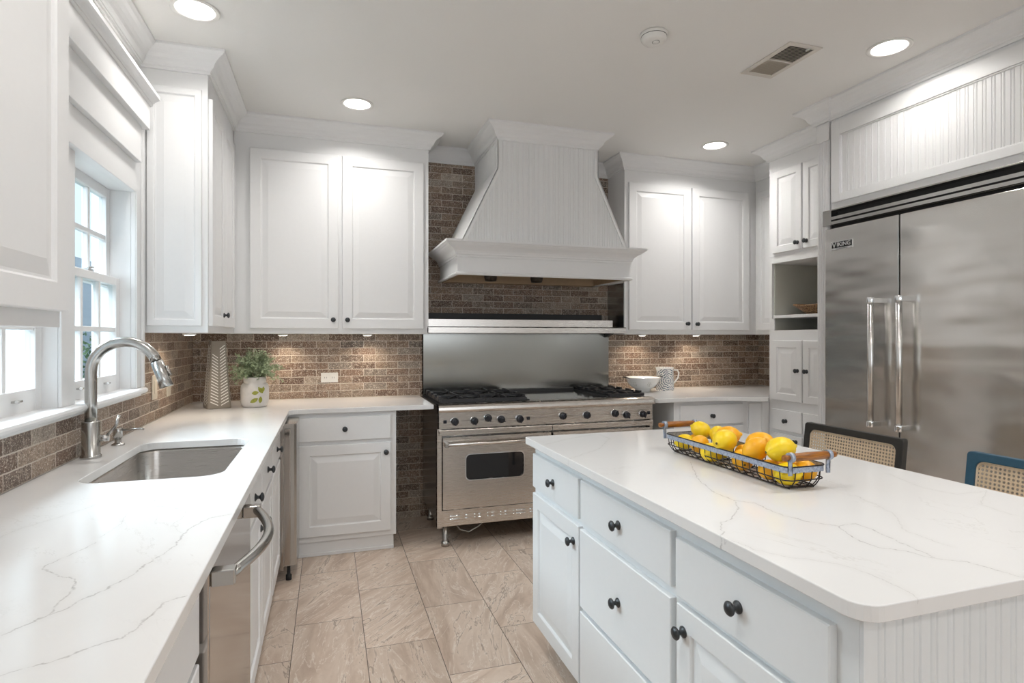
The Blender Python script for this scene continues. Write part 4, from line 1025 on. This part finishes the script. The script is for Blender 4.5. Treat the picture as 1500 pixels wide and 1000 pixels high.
for face in (0, 1, 2, 3):
    mb = MB()
    n = 21
    for k in range(n):
        hb = .018+k*.0185
        for s in (-1, 1):
            if face == 0 and s < 0 and k > 16: continue
            if hb+.03 > .415: continue
            q = [(s*.12, hb), (s*.78, hb+.024), (s*.78, hb+.0295), (s*.12, hb+.0055)]
            pts = [vp(a, .0012, h, face) for a, h in q]+[vp(a, -.002, h, face) for a, h in q]
            mb.add(pts, [(0, 1, 2, 3), (7, 6, 5, 4), (0, 4, 5, 1), (1, 5, 6, 2), (2, 6, 7, 3), (3, 7, 4, 0)])
    obj('slit_pattern', mb, M['slit'], vs_)
# potted plant
px, py = -.452, 4.05
pp = thing('potted_plant', 'bushy grey-green plant in a speckled white jar on the worktop', 'plant', (px, py, zc1))
jar = obj('jar', MB().lathe([(.062, .9155), (.070, .918), (.080, .935), (.084, .96), (.085, 1.00), (.084, 1.035), (.080, 1.055), (.072, 1.066), (.066, 1.070), (.068, 1.073), (.0675, 1.104), (.064, 1.107), (.060, 1.104), (.058, 1.07), (.0001, 1.068)], (px, py, 0), 40), M['ceramic'], pp)
obj('soil', MB().lathe([(.0001, 1.095), (.058, 1.095)], (px, py, 0), 24, cap0=False, cap1=False), M['dark'], pp)
lp = MB()
def jr(z): return .0853 if .95 < z < 1.04 else (.081 if z >= 1.04 else .082)
def painted_leaf(th, z, ln, wd, ang):
    n = 8; L_, R_ = [], []
    for i in range(n+1):
        f = i/n; wdt = wd*math.sin(PI*min(1, f*1.02))**.8*.5
        for sgn, lst in ((-1, L_), (1, R_)):
            u = (f-.5)*ln*math.cos(ang)-sgn*wdt*math.sin(ang); v_ = (f-.5)*ln*math.sin(ang)+sgn*wdt*math.cos(ang)
            r = jr(z+v_)+.0012; t2 = th+u/r; lst.append((px+r*math.cos(t2), py+r*math.sin(t2), z+v_))
    vs = L_+R_; lp.add(vs, [(i, i+1, n+2+i, n+1+i) for i in range(n)])
T0 = math.radians(-66)
for th, z, ln, wd, ang in ((T0+.10, 1.026, .050, .027, 2.2), (T0-.28, 1.010, .042, .025, .15), (T0-.36, .962, .054, .026, .5), (T0+.08, .965, .044, .024, 1.5), (T0+.30, 1.03, .038, .020, 1.3)):
    painted_leaf(th, z, ln, wd, ang)
obj('painted_leaves', lp, M['leafpaint'], jar)
fo = MB(); st = MB()
for k in range(170):
    a = random.uniform(0, 2*PI); e_ = random.uniform(-.28, 1.45); R = random.uniform(.11, .195)
    tip = Vector((px+R*math.cos(a)*math.cos(e_)*1.0, py+R*math.sin(a)*math.cos(e_)*.95, 1.115+.145*math.sin(e_)*R/.16))
    basep = Vector((px+.03*math.cos(a), py+.03*math.sin(a), 1.10)); mid = basep.lerp(tip, .5)+Vector((0, 0, .03))
    if tip.z < 1.07: mid.z += .02
    pts = [basep, mid, tip]; st.tube(pts, .0011, 4)
    for j in range(13):
        f = .25+.75*j/12; c = (mid.lerp(tip, f*2-1) if f > .5 else basep.lerp(mid, f*2))+Vector([random.uniform(-.006, .006) for _ in range(3)])
        s = random.uniform(.010, .016); Mx = Euler((random.uniform(-1, 1), random.uniform(-1, 1), random.uniform(0, 6.3))).to_matrix()
        vs = [c+Mx @ Vector(q)*s for q in ((0, 0, 0), (.55, .4, .12), (1.5, 0, .25), (.55, -.4, .12))]
        fo.add(vs, [(0, 1, 2), (0, 2, 3)])
obj('foliage', fo, M['leaf'], pp); obj('stems', st, M['leaf'], pp)
# colander
cx_, cy_ = 2.467, 4.20
co = thing('colander', 'white enamel colander with pierced flowers behind the range', 'colander', (cx_, cy_, zc1))
prof = [(.060, .9155), (.062, .935), (.066, .937), (.095, .955), (.122, .985), (.138, 1.025), (.145, 1.03), (.145, 1.034), (.135, 1.032), (.118, .988), (.090, .960), (.05, .943), (.0001, .942)]
obj('bowl', MB().lathe(prof, (cx_, cy_, 0), 40), M['whiteglaze'], co)
dm = MB()
for th in [math.radians(a) for a in (-150, -95, -40, 20, 80, 140)]:
    for q in range(7):
        rr = 0 if q == 0 else .014; u, v_ = rr*math.cos(q*PI/3), rr*math.sin(q*PI/3); z = .982+v_; r = .1195+v_*.75+.0015; t2 = th+u/r
        dm.sphere((cx_+r*math.cos(t2), cy_+r*math.sin(t2), z), .0032, 6, 4)
obj('pierced_flowers', dm, M['taupe'], co)
for s in (-1, 1):
    obj('handle', MB().tube([(cx_+s*.138, cy_-.03, 1.028), (cx_+s*.165, cy_-.03, 1.036), (cx_+s*.172, cy_, 1.038), (cx_+s*.165, cy_+.03, 1.036), (cx_+s*.138, cy_+.03, 1.028)], .004, 8), M['blackwood'], co)
jx, jy = 2.715, 4.26
jg = thing('jug', 'cylindrical blue and white patterned jug beside the colander', 'jug', (jx, jy, zc1))
obj('body', MB().lathe([(.072, .9155), (.074, .93), (.070, 1.09), (.072, 1.108), (.069, 1.108), (.066, .95), (.0001, .94)], (jx, jy, 0), 40), M['jug'], jg)
obj('rim_band', MB().lathe([(.0705, 1.094), (.0735, 1.109), (.069, 1.110), (.069, 1.10)], (jx, jy, 0), 40, cap0=False, cap1=False), M['whiteglaze'], jg)
obj('handle', MB().tube([(jx+.070, jy-.02, 1.085), (jx+.10, jy-.03, 1.085), (jx+.115, jy-.03, 1.06), (jx+.108, jy-.03, 1.02), (jx+.090, jy-.02, .99), (jx+.072, jy-.01, .965)], .0065, 10), M['whiteglaze'], jg)
obj('spout', MB().add([(jx-.066, jy-.03, 1.108), (jx-.066, jy+.03, 1.108), (jx-.095, jy, 1.112), (jx-.068, jy, 1.06)], [(0, 2, 3), (1, 3, 2)]), M['whiteglaze'], jg)

# ---------------------------------------------------------------- basket of lemons
bk = thing('wire_basket', 'long rustic wire basket with wooden handles on the island', 'basket', (1.336, 1.662, zc1))
bx0_, bx1_, by0, by1 = 1.262, 1.412, 1.345, 1.985
ZR = .985
rb = rrect(bx0_, bx1_, by0, by1, .028, 6); rb_in = rrect(bx0_+.003, bx1_-.003, by0+.003, by1-.003, .026, 6)
mb = MB().rings([[(x, y, ZR-.018) for x, y in rb], [(x, y, ZR) for x, y in rb], [(x, y, ZR) for x, y in rb_in], [(x, y, ZR-.018) for x, y in rb_in]], closed=True)
obj('rim_band', mb, M['galv'], bk)
wr = MB()
def inset(k):
    return rrect(bx0_+k, bx1_-k, by0+k, by1-k, max(.012, .028-k*.3), 6)
wr.tube([(x, y, ZR) for x, y in rb], .0022, 6, True)
wr.tube([(x, y, ZR-.040) for x, y in inset(.003)], .0019, 6, True)
wr.tube([(x, y, .9195) for x, y in inset(.022)], .0022, 6, True)
def rib(xr, yr, xb, yb):
    xm, ym = xr+(xb-xr)*.15, yr+(yb-yr)*.15
    wr.tube([(xr, yr, ZR-.016), (xm, ym, ZR-.042), (xr+(xb-xr)*.6, yr+(yb-yr)*.6, .928), (xb, yb, .9185)], .0017, 5)
n = 19
for k in range(n):
    y = by0+.03+(by1-by0-.06)*k/(n-1); yb_ = by0+.035+(by1-by0-.07)*k/(n-1)
    rib(bx0_, y, bx0_+.024, yb_); rib(bx1_, y, bx1_-.024, yb_)
    if k % 2 == 0: wr.tube([(bx0_+.024, yb_, .9185), (bx1_-.024, yb_, .9185)], .0016, 5)
for x in (bx0_+.03, (bx0_+bx1_)/2-.015, (bx0_+bx1_)/2+.015, bx1_-.03):
    rib(x, by0, x, by0+.024); rib(x, by1, x, by1-.024)
    wr.tube([(x, by0+.024, .9168), (x, by1-.024, .9168)], .0016, 5)
obj('wire_cage', wr, M['wire'], bk)
for y, s in ((by0, -1), (by1, 1)):
    xc = (bx0_+bx1_)/2; hz = 1.016; hy = y+s*.006
    h = obj('handle', MB().lathe([(.0001, xc-.096), (.0085, xc-.094), (.0095, xc-.085), (.007, xc-.080), (.007, xc-.076), (.0115, xc-.068), (.0125, xc), (.0115, xc+.068), (.007, xc+.076), (.007, xc+.080), (.0095, xc+.085), (.0085, xc+.094), (.0001, xc+.096)], (0, hy, hz), 18, 'x'), M['wood'], bk)
    for sx in (-1, 1):
        x = xc+sx*.069
        b = MB().rings([[(x-.006, y+s*.002, ZR-.022), (x+.006, y+s*.002, ZR-.022), (x+.006, y+s*.007, ZR-.022), (x-.006, y+s*.007, ZR-.022)], [(x-.006, hy-.002, hz-.006), (x+.006, hy-.002, hz-.006), (x+.006, hy+.004, hz-.006), (x-.006, hy+.004, hz-.006)]])
        b.lathe([(.0145, x-.006), (.0145, x+.006)], (0, hy, hz), 18, 'x')
        obj('handle_strap', b, M['galv'], h)
lem = []
prof = [(.001, -.5), (.045, -.495), (.062, -.475), (.085, -.455), (.15, -.425), (.225, -.37), (.295, -.29), (.34, -.19), (.362, -.08), (.366, .02), (.352, .13), (.318, .23), (.262, .32), (.195, .39), (.13, .435), (.088, .465), (.066, .50), (.050, .525), (.02, .54), (.001, .543)]
def make_lemon(mat):
    t = thing('lemon', '', 'lemon', (0, 0, 0))
    p = obj('peel', MB().lathe([(r*.098, z*.096) for r, z in prof], (0, 0, 0), 24), mat, t)
    obj('stem_scar', MB().lathe([(.0001, -.0492), (.004, -.0490), (.004, -.0470), (.0001, -.0465)], (0, 0, 0), 8), M['stemtip'], t)
    return t
LA, LB = make_lemon(M['lemon1']), make_lemon(M['lemon2'])
L0 = [  # x, y, z, rx, ry, rz, kind, size, label
 (1.366, 1.895, 1.006, 75, 15, 200, 0, .92, 'upper lemon nearest the far handle, its stem scar showing'),
 (1.300, 1.905, .962, 80, 0, 60, 0, .84, 'low lemon tucked in the far left end of the basket'),
 (1.303, 1.815, .970, 80, 20, 110, 1, .9, 'deep yellow lemon half hidden by the rim at the far end'),
 (1.297, 1.665, 1.008, 85, 0, 110, 0, 1.08, 'big bright lemon lying crosswise on top, third from the far handle'),
 (1.358, 1.728, 1.010, 80, 10, 60, 1, 1.0, 'orange-tinged lemon just behind the big crosswise one'),
 (1.385, 1.815, 1.000, 80, 0, 150, 0, .9, 'upper lemon with a dark tip against the right rim'),
 (1.300, 1.520, 1.003, 35, 20, 20, 1, 1.03, 'deep yellow lemon standing pointed end up in the middle left'),
 (1.362, 1.570, 1.010, 80, 0, 20, 1, 1.12, 'fat round orange-yellow lemon at the middle right'),
 (1.312, 1.425, 1.022, 80, 5, 80, 0, 1.06, 'bright lemon on top closest to the near handle'),
 (1.300, 1.458, .954, 60, 0, 10, 1, .86, 'deep yellow lemon wedged under the top bright one'),
 (1.302, 1.388, .956, 80, 0, 15, 0, .96, 'bright lemon behind the wires at the near left corner'),
 (1.373, 1.392, .960, 80, 0, -12, 1, .9, 'orange-yellow lemon behind the wires at the near right end'),
 (1.375, 1.480, .962, 80, 0, 20, 1, .9, 'low lemon against the right side wires near the front'),
 (1.303, 1.585, .958, 80, 0, 150, 1, .96, 'low lemon behind the left wires under the standing one'),
 (1.298, 1.735, .955, 80, 0, 40, 0, .96, 'low lemon behind the left wires below the crosswise one'),
 (1.372, 1.655, .958, 80, 0, 170, 1, .96, 'low lemon hidden on the right side at mid basket'),
 (1.374, 1.772, .952, 80, 0, 90, 0, .84, 'low lemon on the right below the dark-tipped one'),
 (1.370, 1.935, .956, 80, 0, 0, 1, .78, 'low lemon at the far right corner of the basket')]
used = [False, False]
for x, y, z, a, b, c, k, s, lab in L0:
    src = (LA, LB)[k]
    if not used[k]: r = src; used[k] = True
    else:
        r = src.copy(); C.objects.link(r)
        for ch in src.children:
            cc = ch.copy(); C.objects.link(cc); cc.parent = r
    r.location = (x, y, z); r.rotation_euler = (math.radians(a), math.radians(b), math.radians(c)); r.scale = (s*.97, s*.97, s*.97); r['label'] = lab; r['group'] = 'lemons in the wire basket'

# ---------------------------------------------------------------- counter stools with cane backs
def stool(yc, wood, lab):
    xb = 2.28; hw = .262; zt_, zb_ = .935, .70
    t = thing('counter_stool', lab, 'stool', (2.08, yc, FLOOR), 'cane-back stools behind the island')
    outer = rrect(-hw, hw, zb_, zt_, .014, 4); hole = rrect(-hw+.032, hw-.032, zb_+.03, zt_-.030, .03, 6)
    tilt = .12
    def bk(mb, off=0): mb.v = [(xb+z+(y-zb_)*tilt, yc+x, y) for x, y, z in mb.v]; return mb
    f = obj('back_frame', bk(curve_slab(outer, [hole], -.014, .014, .003)), wood, t)
    obj('cane_panel', bk(curve_slab(rrect(-hw+.030, hw-.030, zb_+.028, zt_-.028, .03, 6), [], -.0025, -.0012)), M['cane'], f)
    obj('spline', bk(curve_slab(rrect(-hw+.031, hw-.031, zb_+.029, zt_-.029, .031, 6), [rrect(-hw+.037, hw-.037, zb_+.035, zt_-.035, .026, 6)], -.006, .0)), M['canerim'], f)
    obj('seat', MB().rings([[(2.08+x, yc+y, z) for x, y in rrect(-.2, .2, -.22, .22, .04)] for z in (.60, .645)]), wood, t, .006)
    obj('seat_pad', MB().rings([[(2.08+x, yc+y, z) for x, y in rrect(-.17, .17, -.19, .19, .04)] for z in (.6455, .662)]), M['canerim'], t, .005)
    for sy in (-1, 1):
        obj('leg', MB().tube([(2.245, yc+sy*.215, FLOOR), (2.26, yc+sy*.22, .45), (xb, yc+sy*(hw-.02), zb_+.02)], .016, 12, rs=[.012, .016, .015]), wood, t)
        obj('leg', MB().tube([(1.905, yc+sy*.20, FLOOR), (1.915, yc+sy*.19, .60)], .016, 12, rs=[.012, .017]), wood, t)
    obj('footrest', MB().tube([(1.91, yc-.19, .22), (1.91, yc+.19, .22)], .010, 10), wood, t)
stool(2.065, M['blackwood'], 'black counter stool with woven cane back, farther along the island')
stool(1.29, M['bluewood'], 'dark blue counter stool with woven cane back, nearer the camera')

# ---------------------------------------------------------------- outside the windows
g = tag(obj('lawn', MB().box(-9, XL-.5, -3, 28, -.65, -.6), M['grass']), 'green lawn outside the sink windows', 'lawn')
hs = thing('neighbour_house', 'pale blue-white clapboard house seen through the windows', 'house', (-5.5, 6, -.6))
obj('siding', MB().box(-6.5, -4.6, -2, 26, -.6, 2.9), M['siding'], hs)
tr = MB()
for y in (1.5, 3.6, 5.2, 7.0, 8.8, 10.4, 12.3, 14.2, 16.5, 19, 22): tr.box(-4.6, -4.55, y, y+.16, -.6, 2.9)
obj('corner_boards', tr, simple('house_trim_paint', (.50, .54, .57), .6), hs)
wd_ = MB()
for y in (2.4, 5.45, 8.0): wd_.box(-4.6, -4.57, y, y+.7, 1.5, 2.9)
obj('dark_windows', wd_, M['ovenglass'], hs)
for i, (x, y, r, h, lab) in enumerate([(-3.0, 5.6, .62, .95, 'leafy green shrub outside, behind the near window'), (-3.3, 7.4, .75, 1.25, 'leafy green shrub outside, behind the right end of the far window'), (-3.1, 9.2, .7, 1.1, 'leafy green shrub outside, farthest from the house corner'), (-2.6, 4.2, .45, .7, 'low leafy shrub outside, closest to the kitchen wall')]):
    sb = MB()
    for k in range(1500):
        a = random.uniform(0, 2*PI); u = random.uniform(-.9, 1); rr = r*random.uniform(.65, 1)
        c = Vector((x+rr*math.cos(a)*math.sqrt(1-u*u), y+rr*math.sin(a)*math.sqrt(1-u*u), -.6+h+rr*u*h/r*.9)); s = random.uniform(.03, .06)
        if c.z < -.58: continue
        Mx = Euler((random.uniform(-1.5, 1.5), random.uniform(-1.5, 1.5), random.uniform(0, 6.3))).to_matrix()
        sb.add([c+Mx @ Vector(q)*s for q in ((0, 0, 0), (.5, .45, .1), (1.4, 0, .2), (.5, -.45, .1))], [(0, 1, 2), (0, 2, 3)])
    t = thing('shrub', lab, 'shrub', (x, y, -.6), 'shrubs outside the windows')
    obj('foliage', sb, M['shrub'], t); obj('trunk', MB().tube([(x, y, -.6), (x, y, -.6+h*.8)], .03, 8), M['wicker'], t)
